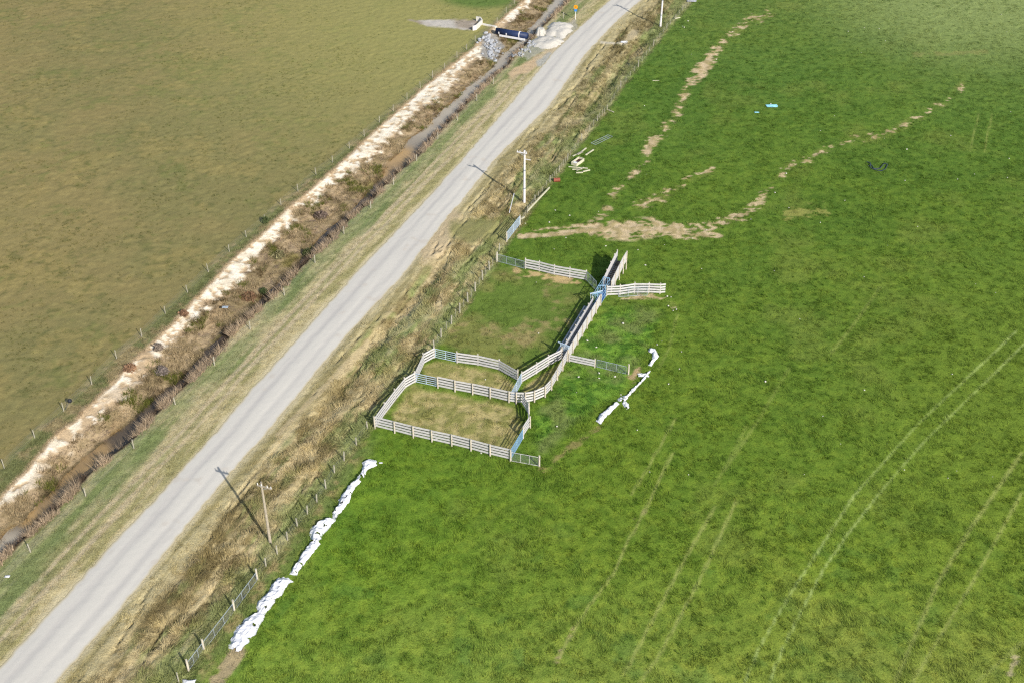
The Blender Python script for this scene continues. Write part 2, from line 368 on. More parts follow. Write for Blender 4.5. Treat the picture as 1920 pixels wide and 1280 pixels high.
track([(1425, 375), (1460, 340), (1475, 315), (1520, 300), (1545, 280), (1590, 265), (1650, 255), (1690, 238), (1740, 208), (1780, 188), (1805, 160)], 5.5, .60, sd=24)
track([(1200, 385), (1240, 370), (1290, 330), (1330, 318)], 7, .60, sd=25)
track([(1480, 402), (1545, 393)], 8, .54, (168, 164, 92), .6, sd=26)
track([(970, 508), (1040, 522), (1085, 528)], 4, .5, (196, 172, 124), sd=27)
track([(1130, 400), (1140, 396)], 5, .5, sd=27)
track([(1160, 560), (1225, 556), (1262, 572)], 4, .58, sd=28)
track([(1015, 880), (1035, 868), (1060, 845), (1120, 805)], 4, .5, (150, 138, 88), .8, sd=28)
track([(1185, 708), (1190, 700), (1196, 690)], 5, .42, (180, 156, 118), sd=29)
track([(405, 1278), (432, 1242), (446, 1222)], 7, .34, (176, 158, 124), sd=29)
track([(1043, 1238), (1062, 1205), (1080, 1175)], 2.2, .40, (170, 150, 116), sd=30)
track([(1195, 975), (1210, 955)], 3, .45, (160, 146, 104), sd=30)
track([(1905, 1235), (1890, 1270)], 5, .5, (190, 176, 140), .8, sd=30)
track([(1715, 103), (1850, 98)], 2.5, .5, (140, 142, 84), .6, sd=30)
tr_c = (166, 184, 104)
for pts, s, wd in (([(1905, 622), (1875, 650), (1720, 795), (1600, 930), (1520, 1055), (1480, 1115), (1420, 1220), (1395, 1285)], .8, 2.8), ([(1945, 622), (1915, 650), (1735, 825), (1660, 910), (1590, 1000), (1545, 1065), (1500, 1150), (1465, 1220), (1440, 1285)], .8, 2.8),
                   ([(1260, 850), (1205, 965), (1180, 1010), (1150, 1075), (1105, 1135), (1045, 1235)], .8, 3.2), ([(1340, 950), (1280, 1055), (1240, 1130), (1170, 1265)], .75, 4), ([(1380, 940), (1310, 1090), (1235, 1230), (1200, 1280)], .75, 4),
                   ([(1915, 850), (1820, 990), (1760, 1090), (1680, 1275)], .7, 5), ([(1915, 925), (1830, 1080), (1710, 1280)], .7, 4), ([(1915, 1205), (1830, 1280)], .6, 5), ([(1265, 785), (1255, 805), (1210, 885), (1185, 925)], .65, 3), ([(1270, 590), (1255, 650), (1235, 690)], .5, 3),
                   ([(1650, 540), (1600, 610), (1560, 660)], .35, 4), ([(1480, 690), (1420, 790), (1360, 880)], .35, 4), ([(1400, 800), (1340, 910)], .3, 4),
                   ([(1835, 215), (1818, 285)], .5, 2), ([(1860, 215), (1845, 285)], .5, 2)):
    kk = ss(wd*1.25, wd*.2, pdist(qx, qy, pts)+(n1-.5)*2)*s*(.55+.45*ss(.3, .55, n2))
    gr = mix(gr, C3(tr_c) if s > .78 and wd < 3 else C3((158, 168, 90)), np.minimum(kk*1.25, 1)); fgrass = fgrass*(1-kk*.7)
tone = mix(tone, gr, kf); grass = np.where(kf > .5, fgrass, grass); tall = np.where(kf > .5, .08+.15*lush-.05*yard+.12*edge*ss(800, 860, qy), tall)
# gravel track and rocks round the culvert
g1 = ss(-2, 2, psdf(qx, qy, [(765, 38), (840, 37), (895, 38), (893, 52), (880, 57), (835, 52), (800, 49)])+(n1-.5)*5)
tone = mix(tone, mix(C3((196, 190, 180)), C3((164, 152, 136)), ss(.4, .6, n2)), g1); grass = grass*(1-g1)
g2 = ss(-3, 3, psdf(qx, qy, [(905, 66), (928, 60), (945, 82), (930, 108), (900, 104)])+(n1-.5)*10)
tone = mix(tone, C3((160, 158, 152)), g2*.9); grass = grass*(1-g2*.8)
g3 = ss(-2, 3, psdf(qx, qy, [(965, 102), (1000, 76), (1078, 36), (1085, 52), (1040, 86), (990, 112)])+(n1-.5)*8)
tone = mix(tone, C3((176, 172, 160)), g3*.7); grass = grass*(1-g3*.8); tall = tall*(1-g3)
tone = np.clip(tone, .004, .9)
# small relief: mounds of rank grass, hoof prints, tussocks
crease = np.exp(-(np.abs(fbm(U, V*.10, 1.5, 3, 43)-.5)/.022)**2)*ss(-2.0, -.8, e-2.5)*(1-ss(-.5, .5, U-FB(V)))*ss(.35, .55, fbm(X, Y, 5, 2, 44)+.06)
bumps = -crease*.42+(n1-.5)*(.07+.45*tall)+(nf-.5)*(.16+.35*tall)+(ns-.5)*.35*tall*kr+(n2-.5)*(.08+.35*tall)
offroad = ss(0, 1.2, np.maximum(RL(V)-U, U-RR(V)))
inditch = ss(0, .6, U-pl)*(1-ss(-.1, .3, U-bt))
Z = Z+np.where(near, bumps, 0)*offroad*(1-ko*(1-kb))*(1-.4*kp)-pit*.12*(1-gap)
Z = np.where((Z > .02) & (np.abs(U-(RL(V)+RR(V))/2) < (RR(V)-RL(V))/2+.1), .0, Z)
nu, nv = U.shape

def tag(o, label=None, cat=None, group=None, kind=None):
    if label: o['label'] = label
    if cat: o['category'] = cat
    if group: o['group'] = group
    if kind: o['kind'] = kind
    return o
def np_mesh(name, co, faces, m, tones=None, smooth=True):
    me = bpy.data.meshes.new(name); fn = faces.shape[1]
    me.vertices.add(len(co)); me.vertices.foreach_set('co', np.ascontiguousarray(co, np.float32).ravel())
    me.loops.add(faces.size); me.loops.foreach_set('vertex_index', np.ascontiguousarray(faces, np.int32).ravel())
    me.polygons.add(len(faces)); me.polygons.foreach_set('loop_start', np.arange(0, faces.size, fn, dtype=np.int32))
    me.polygons.foreach_set('use_smooth', np.full(len(faces), smooth))
    me.update(calc_edges=True)
    if tones is not None:
        a = me.color_attributes.new('tone', 'FLOAT_COLOR', 'POINT')
        a.data.foreach_set('color', np.ascontiguousarray(np.concatenate([tones, np.ones((len(co), 1))], 1), np.float32).ravel())
    me.materials.append(m)
    o = bpy.data.objects.new(name, me); COL.objects.link(o); return o
ids = np.arange(nu*nv).reshape(nu, nv)
q = np.stack([ids[:-1, :-1], ids[1:, :-1], ids[1:, 1:], ids[:-1, 1:]], -1).reshape(-1, 4)
cu_ = (.5*(U[:-1, :-1]+U[1:, 1:])).ravel(); cv_ = (.5*(V[:-1, :-1]+V[1:, 1:])).ravel()
zone = np.where(cu_ < FL(cv_), 0, np.where(cu_ < FR(cv_), 1, np.where(cu_ < FB(cv_)+.3, 2, 3)))
co_all = np.stack([X, Y, Z], -1).reshape(-1, 3); to_all = tone.reshape(-1, 3)
for k, (nm, mm) in enumerate((('pasture', ground_mat('pasture_soil', 5, .16, .5, .10)), ('ditch', ground_mat('ditch_bank', 4, .25, .7, .15)), ('verge', ground_mat('verge_soil', 5, .22, .7, .15)), ('field', ground_mat('field_soil', 5, .25, .7, .12)))):
    fq = q[zone == k]; un, inv = np.unique(fq, return_inverse=True)
    tag(np_mesh(nm, co_all[un], inv.reshape(-1, 4), mm, to_all[un]), kind='structure')

# bilinear look-up of the grid
def lookup(arr, u, v):
    i = np.clip(np.searchsorted(UA, u)-1, 0, nu-2); j = np.clip(np.searchsorted(VA, v)-1, 0, nv-2)
    a = (u-UA[i])/(UA[i+1]-UA[i]); b = (v-VA[j])/(VA[j+1]-VA[j])
    if arr.ndim == 3: a = a[:, None]; b = b[:, None]
    return (arr[i, j]*(1-a)+arr[i+1, j]*a)*(1-b)+(arr[i, j+1]*(1-a)+arr[i+1, j+1]*a)*b
def zat(x, y):
    u, v = UV(np.array([x]), np.array([y])); return float(lookup(Z, u, v)[0])

# ------------------------------------------------------------------ road
vs = np.arange(cv.min()-60, cv.max()+60, .25); na = 41
t = np.linspace(0, 1, na)
l_, r_ = RL(vs), RR(vs)
l_ = l_-.1+(fbm(vs, vs*0, .9, 3, 31)-.5)*.4+(fbm(vs, vs*0+9, 5, 3, 32)-.5)*.25
r_ = r_+.1+(fbm(vs, vs*0+3, .9, 3, 33)-.5)*.4+(fbm(vs, vs*0+5, 5, 3, 34)-.5)*.25
ru = l_[None]+(r_-l_)[None]*t[:, None]; rv = np.broadcast_to(vs[None], ru.shape); tt = np.broadcast_to(t[:, None], ru.shape)
rx, ry = XY(ru, rv)
rz = .012+.075*(1-(2*tt-1)**2)-.03*np.exp(-((tt-.3)/.07)**2)-.03*np.exp(-((tt-.68)/.07)**2)+(fbm(rx, ry, .5, 3, 35)-.5)*.02
lanes = .8*np.exp(-((tt-.30)/.10)**2)+.55*np.exp(-((tt-.70)/.10)**2)+.25*np.exp(-((tt-.93)/.05)**2)
rc = np.broadcast_to(A((213, 209, 199)), (*ru.shape, 3))
rc = mix(rc, np.broadcast_to(A((198, 194, 187)), rc.shape), np.clip(lanes+(fbm(ru, rv*.08, .5, 3, 36)-.5)*1.2, 0, 1))
rc = mix(rc, np.broadcast_to(A((196, 184, 150)), rc.shape), np.clip(ss(.07, .0, tt)+ss(.94, 1, tt)+(fbm(rx, ry, 1, 3, 37)-.5)*.5, 0, 1)*ss(.12, 0, np.minimum(tt, 1-tt)))
rc = mix(rc, np.broadcast_to(A((200, 192, 180)), rc.shape), ss(.7, .8, fbm(rx, ry, 2.5, 4, 38))*.6)
ii = np.arange(ru.size).reshape(ru.shape)
rq = np.stack([ii[:-1, :-1], ii[1:, :-1], ii[1:, 1:], ii[:-1, 1:]], -1).reshape(-1, 4)
tag(np_mesh('road', np.stack([rx, ry, rz], -1).reshape(-1, 3), rq, ground_mat('road_gravel', 9, .06, .3, .02), rc.reshape(-1, 3)), kind='structure')

# ------------------------------------------------------------------ water in the ditch
vs = np.arange(cv.min()-40, cv.max()+40, .5); t = np.linspace(0, 1, 7)
bw = BT(vs); lw = np.minimum(np.maximum(WL(vs)+.35, np.maximum(PR(vs), PL(vs)+.8)+1.0), bw-1.55)-.25; rw = bw-.6
wu = lw[None]+(rw-lw)[None]*t[:, None]; wv = np.broadcast_to(vs[None], wu.shape)
wx, wy = XY(wu, wv); wqx, wqy = PX(wx, wy)
oc = np.maximum.reduce([ss(34, 12, pdist(wqx, wqy, p)) for p in ([(60, 965), (95, 925)], [(125, 885), (180, 830)], [(725, 318), (760, 290)])])
oc = np.clip(oc*1.0*(.3+1.2*fbm(wx, wy, 3, 3, 40)), 0, 1)
pale = np.maximum(ss(300, 230, wqy), ss(960, 1000, wqy))*(.5+.5*fbm(wx, wy, 4, 3, 45))
wc = mix(mix(np.broadcast_to(A((96, 84, 68)), (*wu.shape, 3)), np.broadcast_to(A((198, 186, 164)), (*wu.shape, 3)), pale), np.broadcast_to(A((186, 154, 104)), (*wu.shape, 3)), oc)
mw = bpy.data.materials.new('ditch_water'); mw.use_nodes = True
n = mw.node_tree.nodes; l = mw.node_tree.links; b = n['Principled BSDF']
at = n.new('ShaderNodeAttribute'); at.attribute_name = 'tone'; l.new(at.outputs['Color'], b.inputs['Base Color'])
b.inputs['Roughness'].default_value = .22; b.inputs['Specular IOR Level'].default_value = .28
tn = n.new('ShaderNodeTexNoise'); tn.inputs['Scale'].default_value = 3; bm = n.new('ShaderNodeBump'); bm.inputs['Strength'].default_value = .15; bm.inputs['Distance'].default_value = .03
l.new(tn.outputs[0], bm.inputs['Height']); l.new(bm.outputs[0], b.inputs['Normal'])
ii = np.arange(wu.size).reshape(wu.shape)
wq = np.stack([ii[:-1, :-1], ii[1:, :-1], ii[1:, 1:], ii[:-1, 1:]], -1).reshape(-1, 4)
tag(np_mesh('water', np.stack([wx, wy, WATER_Z*DK(wv)], -1).reshape(-1, 3), wq, mw, wc.reshape(-1, 3)), kind='structure')

# ------------------------------------------------------------------ grass (stuff)
def blades(name, u, v, nb, rad, h, wd, spread, tn, lean=None, jit=.25, dz=-.02):
    """tufts at (u,v); arrays per tuft: h, wd, rad; nb blades each"""
    x, y = XY(u, v); z = lookup(Z, u, v)+dz
    n_ = len(u); k = np.repeat(np.arange(n_), nb); m_ = len(k)
    a = rng.random(m_)*2*np.pi; r = np.sqrt(rng.random(m_))*rad[k]
    bx, by = x[k]+r*np.cos(a), y[k]+r*np.sin(a)
    a2 = a+rng.normal(0, .6, m_); hh = h[k]*rng.uniform(.55, 1.1, m_); sp_ = hh*spread*rng.uniform(.3, 1.2, m_)
    lx, ly = (np.zeros(n_), np.zeros(n_)) if lean is None else lean
    tx, ty = bx+sp_*np.cos(a2)+lx[k]*hh, by+sp_*np.sin(a2)+ly[k]*hh
    w2 = wd[k]*rng.uniform(.6, 1.3, m_)/2; pa = rng.random(m_)*np.pi
    ox, oy = w2*np.cos(pa), w2*np.sin(pa)
    co = np.empty((m_, 3, 3))
    co[:, 0] = np.stack([bx-ox, by-oy, z[k]], -1); co[:, 1] = np.stack([bx+ox, by+oy, z[k]], -1); co[:, 2] = np.stack([tx, ty, z[k]+hh], -1)
    c = tn[k]*rng.uniform(1-jit, 1+jit, (m_, 1)); c = np.repeat(c, 3, 0)
    o = np_mesh(name, co.reshape(-1, 3), np.arange(m_*3).reshape(-1, 3), M['blade'], np.clip(c, .003, .9), False)
    return o
def sample(n_, umin=None, umax=None):
    # uniform over the stretch of ground the photograph can see, denser near the camera
    n_ = int(n_*1.22); px_ = rng.uniform(-170, 2090, n_*2); py_ = rng.uniform(-90, 1430, n_*2)
    x, y = G(px_, py_); d = y*cp+H*sp
    keep = rng.random(len(x)) < (d/300.)**1.6
    u, v = UV(x[keep], y[keep]); return u, v
def sub(u, v, mask): return u[mask], v[mask]
# short grass of the fields
u, v = sample(620000)
gk = lookup(grass, u, v); tk = lookup(tall, u, v)
infield = (u > FB(v)+.2)
s = infield & (rng.random(len(u)) < gk)
u1, v1 = u[s], v[s]; t1 = tk[s]; x1, y1 = XY(u1, v1)
cl = fbm(x1, y1, 1.3, 3, 50)
keep = rng.random(len(u1)) < .5+.6*ss(.4, .6, cl); u1, v1, t1, cl = u1[keep], v1[keep], t1[keep], cl[keep]
la = fbm(*XY(u1, v1), 5, 2, 51)*12
tag(blades('grass', u1, v1, 5, np.full(len(u1), .16), (.10+.14*ss(.4, .7, cl)+t1*.5)*rng.uniform(.6, 1.3, len(u1)), np.full(len(u1), .05), .8, lookup(tone, u1, v1)*1.18, (np.cos(la)*.7, np.sin(la)*.7), .45), 'short green pasture grass covering the right hand field', 'grass', kind='stuff')
s = (u < FL(v)) & (rng.random(len(u)) < gk*.55)
u1, v1 = u[s], v[s]
tag(blades('dry_grass', u1, v1, 5, np.full(len(u1), .16), rng.uniform(.05, .12, len(u1)), np.full(len(u1), .05), .9, lookup(tone, u1, v1)*1.12, None, .35), 'short brownish grazed grass covering the left hand pasture', 'grass', kind='stuff')
s = (u > FL(v)) & (u < PL(v)) | (u > BT(v)+.3) & (u < RL(v)+.1) & (rng.random(len(u)) < gk)
u1, v1 = u[s], v[s]
tag(blades('verge_grass', u1, v1, 7, np.full(len(u1), .2), rng.uniform(.08, .28, len(u1))*(.6+1.2*lookup(tall, u1, v1)*2), np.full(len(u1), .05), .9, lookup(tone, u1, v1)*1.12, None, .25), 'patchy green and straw grass on the verge between ditch and gravel road', 'grass', kind='stuff')
u, v = sample(90000)
x1, y1 = XY(u, v); cl = fbm(x1, y1, 7, 3, 56)
s = (u > FB(v)+1.5) & (rng.random(len(u)) < .12+.10*ss(.40, .62, cl)) & (lookup(grass, u, v) > .6); u1, v1 = u[s], v[s]
tcol = lookup(tone, u1, v1)*np.where(rng.random((len(u1), 1)) < .6, np.array([[.80, .95, .80]]), np.array([[1.35, 1.25, 1.2]]))
tag(blades('grass_clumps', u1, v1, 22, rng.uniform(.12, .38, len(u1)), rng.uniform(.14, .36, len(u1)), np.full(len(u1), .05), .6, tcol, None, .3), 'taller uneaten grass clumps dotted over the right hand field', 'grass', kind='stuff')
s = (u < FL(v)-1) & (rng.random(len(u)) < .10+.5*ss(.45, .6, cl)); u1, v1 = u[s], v[s]
tcol = lookup(tone, u1, v1)*np.array([.80, .92, .75])*rng.uniform(.8, 1.2, (len(u1), 1))
tag(blades('pasture_clumps', u1, v1, 16, rng.uniform(.10, .30, len(u1)), rng.uniform(.08, .22, len(u1)), np.full(len(u1), .05), .6, tcol, None, .3), 'small darker grass clumps dotted over the left hand pasture', 'grass', kind='stuff')
u, v = sample(460000)
tk = lookup(tall, u, v)
s = (u > RR(v)+.1) & (u < FB(v)+.9) & (rng.random(len(u)) < .25+tk)
u1, v1 = u[s], v[s]; t1 = lookup(tall, u1, v1); x1, y1 = XY(u1, v1)
la = fbm(x1, y1, 2.4, 3, 52)*16; cl = fbm(x1, y1, 1.6, 3, 53)
tcol = lookup(tone, u1, v1)*1.22
tcol = tcol*(np.array([1.1, 1.08, .98])*ss(.55, .7, cl)[:, None]+(1-ss(.55, .7, cl))[:, None])
tag(blades('rank_grass', u1, v1, 12, rng.uniform(.15, .4, len(u1)), (.08+.50*t1*ss(.3, .6, cl))*rng.uniform(.6, 1.2, len(u1)), np.full(len(u1), .06), 1.0, tcol, (np.cos(la)*1.0+D[0]*.4, np.sin(la)*1.0+D[1]*.4), .3), 'long dry rank grass lying in clumps between road and field fence', 'grass', kind='stuff')
# scrub on the ditch slope and dead reeds on its right lip
u, v = sample(400000)
s = (u > PR(v)-.6) & (u < np.minimum(WL(v)+.75, BT(v)-1.4)); u1, v1 = u[s], v[s]
s = (rng.random(len(u1)) < .8) & (lookup(np.where(kp > .35, 1.0, 0), u1, v1) < .3) & (lookup(g2, u1, v1) < .4); u1, v1 = u1[s], v1[s]
x1, y1 = XY(u1, v1); cl = fbm(x1, y1, 2.2, 3, 54)
tcol = lookup(tone, u1, v1)*1.12
tcol = np.where((cl > .6)[:, None], A((124, 128, 58)), tcol)
tcol = np.where((cl < .38)[:, None], A((158, 138, 124)), tcol)
c5 = fbm(x1, y1, 3.4, 3, 58); tcol = np.where((c5 > .60)[:, None], A((196, 176, 138)), np.where((c5 < .38)[:, None], A((130, 112, 78)), tcol))
tag(blades('ditch_scrub', u1, v1, 14, rng.uniform(.15, .4, len(u1)), rng.uniform(.2, .55, len(u1))*(.35+1.2*ss(.35, .65, cl)), np.full(len(u1), .05), .8, tcol, None, .35), 'brown and olive scrubby growth on the sloping left side of the ditch', 'scrub', kind='stuff')
s = (u > BT(v)-.95) & (u < BT(v)+.55) & (fbm(*XY(u, v), 1.8, 2, 55) > .45); u1, v1 = u[s], v[s]
lx = np.full(len(u1), -N[0]*.25); ly = np.full(len(u1), -N[1]*.25)
tcol = np.broadcast_to(A((200, 178, 150)), (len(u1), 3))*rng.uniform(.75, 1.25, (len(u1), 1))
far_ok = lookup(g3, u1, v1) < .3
u1, v1, lx, ly, tcol = u1[far_ok], v1[far_ok], lx[far_ok], ly[far_ok], tcol[far_ok]
tag(blades('dead_reeds', u1, v1, 12, rng.uniform(.15, .35, len(u1)), rng.uniform(.5, 1.25, len(u1))*(.4+.6*DK(v1)), np.full(len(u1), .05), .7, tcol, (lx, ly), .3), 'dead brown reeds fringing the right lip of the ditch', 'reeds', kind='stuff')

u, v = sample(420000)
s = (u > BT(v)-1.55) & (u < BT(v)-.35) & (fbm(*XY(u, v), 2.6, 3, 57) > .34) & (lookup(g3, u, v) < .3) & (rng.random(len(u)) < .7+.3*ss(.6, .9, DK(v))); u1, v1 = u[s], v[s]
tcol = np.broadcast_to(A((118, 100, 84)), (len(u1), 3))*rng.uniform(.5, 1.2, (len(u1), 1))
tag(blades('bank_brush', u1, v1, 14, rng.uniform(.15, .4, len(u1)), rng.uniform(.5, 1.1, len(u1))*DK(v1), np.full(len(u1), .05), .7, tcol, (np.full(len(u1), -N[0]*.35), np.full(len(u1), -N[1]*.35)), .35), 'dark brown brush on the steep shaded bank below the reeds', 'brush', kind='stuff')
# ------------------------------------------------------------------ small solid builder
class MB:
    def __init__(s): s.v = []; s.f = []
    def box8(s, pts):
        b = len(s.v); s.v += [tuple(p) for p in pts]
        s.f += [tuple(b+i for i in q) for q in ((0, 3, 2, 1), (4, 5, 6, 7), (0, 1, 5, 4), (1, 2, 6, 5), (2, 3, 7, 6), (3, 0, 4, 7))]
    def beam(s, p, q, w, h, up=Vector((0, 0, 1))):
        p = Vector(p); q = Vector(q); d = (q-p).normalized()
        a = d.cross(up)
        if a.length < 1e-4: a = d.cross(Vector((0, 1, 0)))
        a.normalize(); b = a.cross(d); a *= w/2; b *= h/2
        s.box8([p-a-b, p+a-b, p+a+b, p-a+b, q-a-b, q+a-b, q+a+b, q-a+b])
    def tube(s, p, q, r, r2=None, n=8, cap=True):
        p = Vector(p); q = Vector(q); r2 = r if r2 is None else r2; d = (q-p).normalized()
        a = d.cross(Vector((0, 0, 1)))
        if a.length < 1e-3: a = Vector((1, 0, 0))
        a.normalize(); b = d.cross(a); k = len(s.v)
        for c, rr in ((p, r), (q, r2)):
            for i in range(n):
                t = 2*math.pi*i/n; s.v.append(tuple(c+a*math.cos(t)*rr+b*math.sin(t)*rr))
        for i in range(n): j = (i+1) % n; s.f.append((k+i, k+j, k+n+j, k+n+i))
        if cap: s.f.append(tuple(k+i for i in range(n))[::-1]); s.f.append(tuple(k+n+i for i in range(n)))
    def path(s, pts, r, n=6):
        for a, b in zip(pts[:-1], pts[1:]): s.tube(a, b, r, n=n)
    def build(s, name, m, parent=None, smooth=False):
        me = bpy.data.meshes.new(name); me.from_pydata(s.v, [], s.f); me.materials.append(m)
        if smooth: me.polygons.foreach_set('use_smooth', [True]*len(me.polygons))
        me.update(); o = bpy.data.objects.new(name, me); COL.objects.link(o)
        if parent: o.parent = parent
        return o
def thing(name, label, cat, loc, group=None):
    o = bpy.data.objects.new(name, None); COL.objects.link(o); o.location = loc; o.empty_display_size = .3
    return tag(o, label, cat, group)
def dup(root, loc, rz=0.0, label=None, scale=None):
    r = root.copy(); COL.objects.link(r); r.location = loc; r.rotation_euler = (0, 0, rz)
    if label: r['label'] = label
    if scale: r.scale = scale
    for ch in root.children:
        c = ch.copy(); COL.objects.link(c); c.parent = r
    return r

# ------------------------------------------------------------------ timber rail fences of the stockyard
def posts_of(pix): return [P3(p) for p in pix]
def sidev(a, b, s):                                   # unit normal of a bay, s = +1 right of the way a->b
    d = (b-a); d.z = 0; d.normalize(); return Vector((d.y, -d.x, 0))*s
def rail_fence(pix, label, side=1, hgt=1.75, rails=(.34, .74, 1.14, 1.54), rh=.235, group=None, ends=(1, 1), name='rail_fence', post_r=.09):
    w_ = posts_of(pix); o = w_[0].copy(); t = thing(name, label, 'fence', o, group)
    for i, p in enumerate(w_):
        if (i == 0 and not ends[0]) or (i == len(w_)-1 and not ends[1]): continue
        hh = hgt*random.uniform(.98, 1.04); m = MB(); ln = Vector((random.uniform(-.02, .02), random.uniform(-.02, .02), 0))
        m.tube(p-o-Vector((0, 0, .2)), p-o+ln+Vector((0, 0, hh)), post_r*1.05, post_r*.95, 9)
        m.build('post', M['post'], t)
    for a, b in zip(w_[:-1], w_[1:]):
        nrm = sidev(a, b, side)*(post_r+.028); m = MB(); dd = (b-a).normalized()*.03
        for z in rails:
            z0 = z+random.uniform(-.02, .02); z1 = z+random.uniform(-.02, .02)
            m.beam(a-o+nrm-dd+Vector((0, 0, z0)), b-o+nrm+dd+Vector((0, 0, z1)), .05, rh)
        m.build('rail_panel', M['rail'], t)
    return t
GY = 'timber rail fences of the stockyard'
rail_fence([(703,802),(740,811),(775,820),(810,828),(847,836),(883,845),(919,855),(957,864)], 'straight timber rail fence with eight posts along the near side of the larger pen', -1, group=GY)
rail_fence([(703,802),(722,775),(741,750),(759,728),(778,717)], 'timber rail fence bending along the roadside edge of the larger pen', 1, group=GY, ends=(0, 1))
rail_fence([(778,717),(794,682),(814,671)], 'short bent timber rail fence on the roadside edge of the smaller pen', 1, group=GY, ends=(0, 1))
rail_fence([(821,727),(853,734),(886,740),(919,747),(954,755),(968,757)], 'timber rail fence dividing the two pens from the barred gate to the curved fence', -1, group=GY)
rail_fence([(968,757),(985,757),(1002,754),(1022,745),(1034,732),(1045,713),(1055,695),(1064,678)], 'curved timber rail fence sweeping round the outer side of the crowding pen', -1, group=GY, ends=(0, 1))
rail_fence([(857,680),(896,685),(936,694),(971,714)], 'timber rail fence on the far side of the smaller pen, last panel angled', 1, group=GY)
rail_fence([(978,717),(1006,700),(1028,686),(1051,674)], 'timber rail fence on the inner side of the crowding pen leading into the race', 1, group=GY)
rail_fence([(981,758),(992,776),(994,802),(981,822)], 'twice angled timber rail fence between the curved fence and the blue gate', 1, group=GY, ends=(0, 1))
rail_fence([(985,504),(1011,509),(1039,516),(1068,521),(1099,526)], 'timber rail fence across the far end of the grassy yard', 1, group=GY)
rail_fence([(1137,555),(1162,554),(1189,550),(1216,550),(1237,551),(1246,550)], 'timber rail wing fence reaching out to the right of the blue cattle crush', 1, group=GY, ends=(1, 0))
rail_fence([(1067,678),(1115,688)], 'low three railed timber fence on the right side of the race', 1, 1.3, (.35, .72, 1.09), .24, group=GY)

# ------------------------------------------------------------------ gates
def bar_gate(p, q, label, m, hgt=1.25, bars=5, z0=.2, group=None, brace=True, name='metal_gate', tr=.042, posts=None):
    a, b = P3(p), P3(q); o = a.copy(); t = thing(name, label, 'gate', o, group); L = b-a; d = L.normalized()
    a = Vector((0, 0, 0))+d*.12; b = L-d*.12; up = lambda z: Vector((0, 0, z))
    f = MB()
    f.tube(a+up(z0), a+up(z0+hgt), tr); f.tube(b+up(z0), b+up(z0+hgt), tr); f.tube(a+up(z0+hgt), b+up(z0+hgt), tr); f.tube(a+up(z0), b+up(z0), tr)
    f.build('frame', m, t)
    r = MB()
    for k in range(1, bars-1): z = z0+hgt*k/(bars-1); r.tube(a+up(z), b+up(z), tr*.8)
    r.build('bars', m, t)
    if brace:
        s_ = MB(); s_.tube((a+b)/2+up(z0), (a+b)/2+up(z0+hgt), tr*.8); s_.build('brace', m, t)
    for z in (z0+.15, z0+hgt-.15):
        h = MB(); h.tube(a-d*.1+up(z), a+up(z), .03); h.build('hinge', M['steel'], t)
    for w_ in (posts or []):
        c = P3(w_)-o; mm = MB(); mm.tube(c-up(.2), c+up(1.6), .1, .09, 9); mm.build('post', M['post'], t)
    return t
def mesh_gate(p, q, label, m, hgt=1.15, z0=.12, group=None, rails=2, ends=(), postm='post', name='mesh_gate', lean=(0, 0, 0), sp_=.14, top='steel', cat='gate'):
    a, b = P3(p), P3(q); o = a.copy(); t = thing(name, label, cat, o, group); L = b-a; d = L.normalized()
    a = d*.12; b = L-d*.12; ln = Vector(lean); up = lambda z: Vector((0, 0, z))+ln*(z/1.2)
    f = MB()
    for z in (z0, z0+hgt): f.tube(a+up(z), b+up(z), .03)
    for c in (0, 1/3, 2/3, 1): e = a+(b-a)*c; f.tube(e+up(z0), e+up(z0+hgt), .026)
    f.build('frame', M[top], t)
    k = MB(); n_ = int(L.length/sp_)
    for i in range(1, n_): e = a+(b-a)*i/n_; k.beam(e+up(z0), e+up(z0+hgt), .008, .008)
    for i in range(1, 8): z = z0+hgt*i/8; k.beam(a+up(z), b+up(z), .008, .008)
    k.build('mesh_panel', m, t)
    for w_ in ends:
        c = P3(w_)-o; mm = MB(); mm.tube(c-Vector((0, 0, .2)), c+Vector((0, 0, 1.6)), .11, .1, 9); mm.build('post', M[postm], t)
    return t
GG = 'steel gates of the stockyard'
bar_gate((779,717), (820,726), 'five barred steel gate at the roadside end between the two pens', M['palesteel'], group=GG)
bar_gate((815,671), (856,680), 'five barred steel gate between the smaller pen and the grassy yard', M['palesteel'], group=GG)
bar_gate((959,754), (978,718), 'pale blue steel gate between smaller pen and crowding pen, swung across the gap', M['palesteel'], 1.45, 6, .15, GG)
bar_gate((981,822), (957,863), 'blue steel gate closing the right side of the larger pen', M['bluesteel'], 1.3, 6, .2, GG)
mesh_gate((932,491), (984,505), 'mesh filled steel gate at the far roadside corner of the grassy yard', M['mesh'], group=GG, ends=[(932,491)])
mesh_gate((957,864), (1011,874), 'mesh panel with timber post beyond the near right corner of the larger pen', M['mesh'], 1.25, .1, GG, ends=[(1011,874)], top='rail')
mesh_gate((1117,688), (1175,702), 'mesh gate with a lone timber post right of the race, near white plastic', M['mesh'], 1.1, .1, GG, ends=[(1178,702)])
mesh_gate((1099,526), (1118,546), 'dark mesh panel between the yard fence and the blue crush', M['mesh'], 1.4, .1, GG)
mesh_gate((1158,557), (1215,554), 'pale mesh gate leaning against the wing fence beside the crush', M['steel'], 1.1, .03, GG, lean=(.05, .38, 0))
bar_gate((950,453), (975,421), 'tall barred steel field gate in the boundary fence by the worn track', M['palesteel'], 1.35, 7, .12, GG, posts=[(975,421), (950,453)])
GS = 'netting gates in the fence beside the plastic sheet'
mesh_gate((483,1087), (440,1145), 'netting gate at the upper end of the gateway beside the wide white plastic sheet', M['wire'], 1.05, .1, GS, ends=[(483,1087), (440,1145)])
mesh_gate((440,1145), (383,1219), 'middle netting gate left of the wide white plastic sheet', M['wire'], 1.05, .1, GS, ends=[(383,1219)])
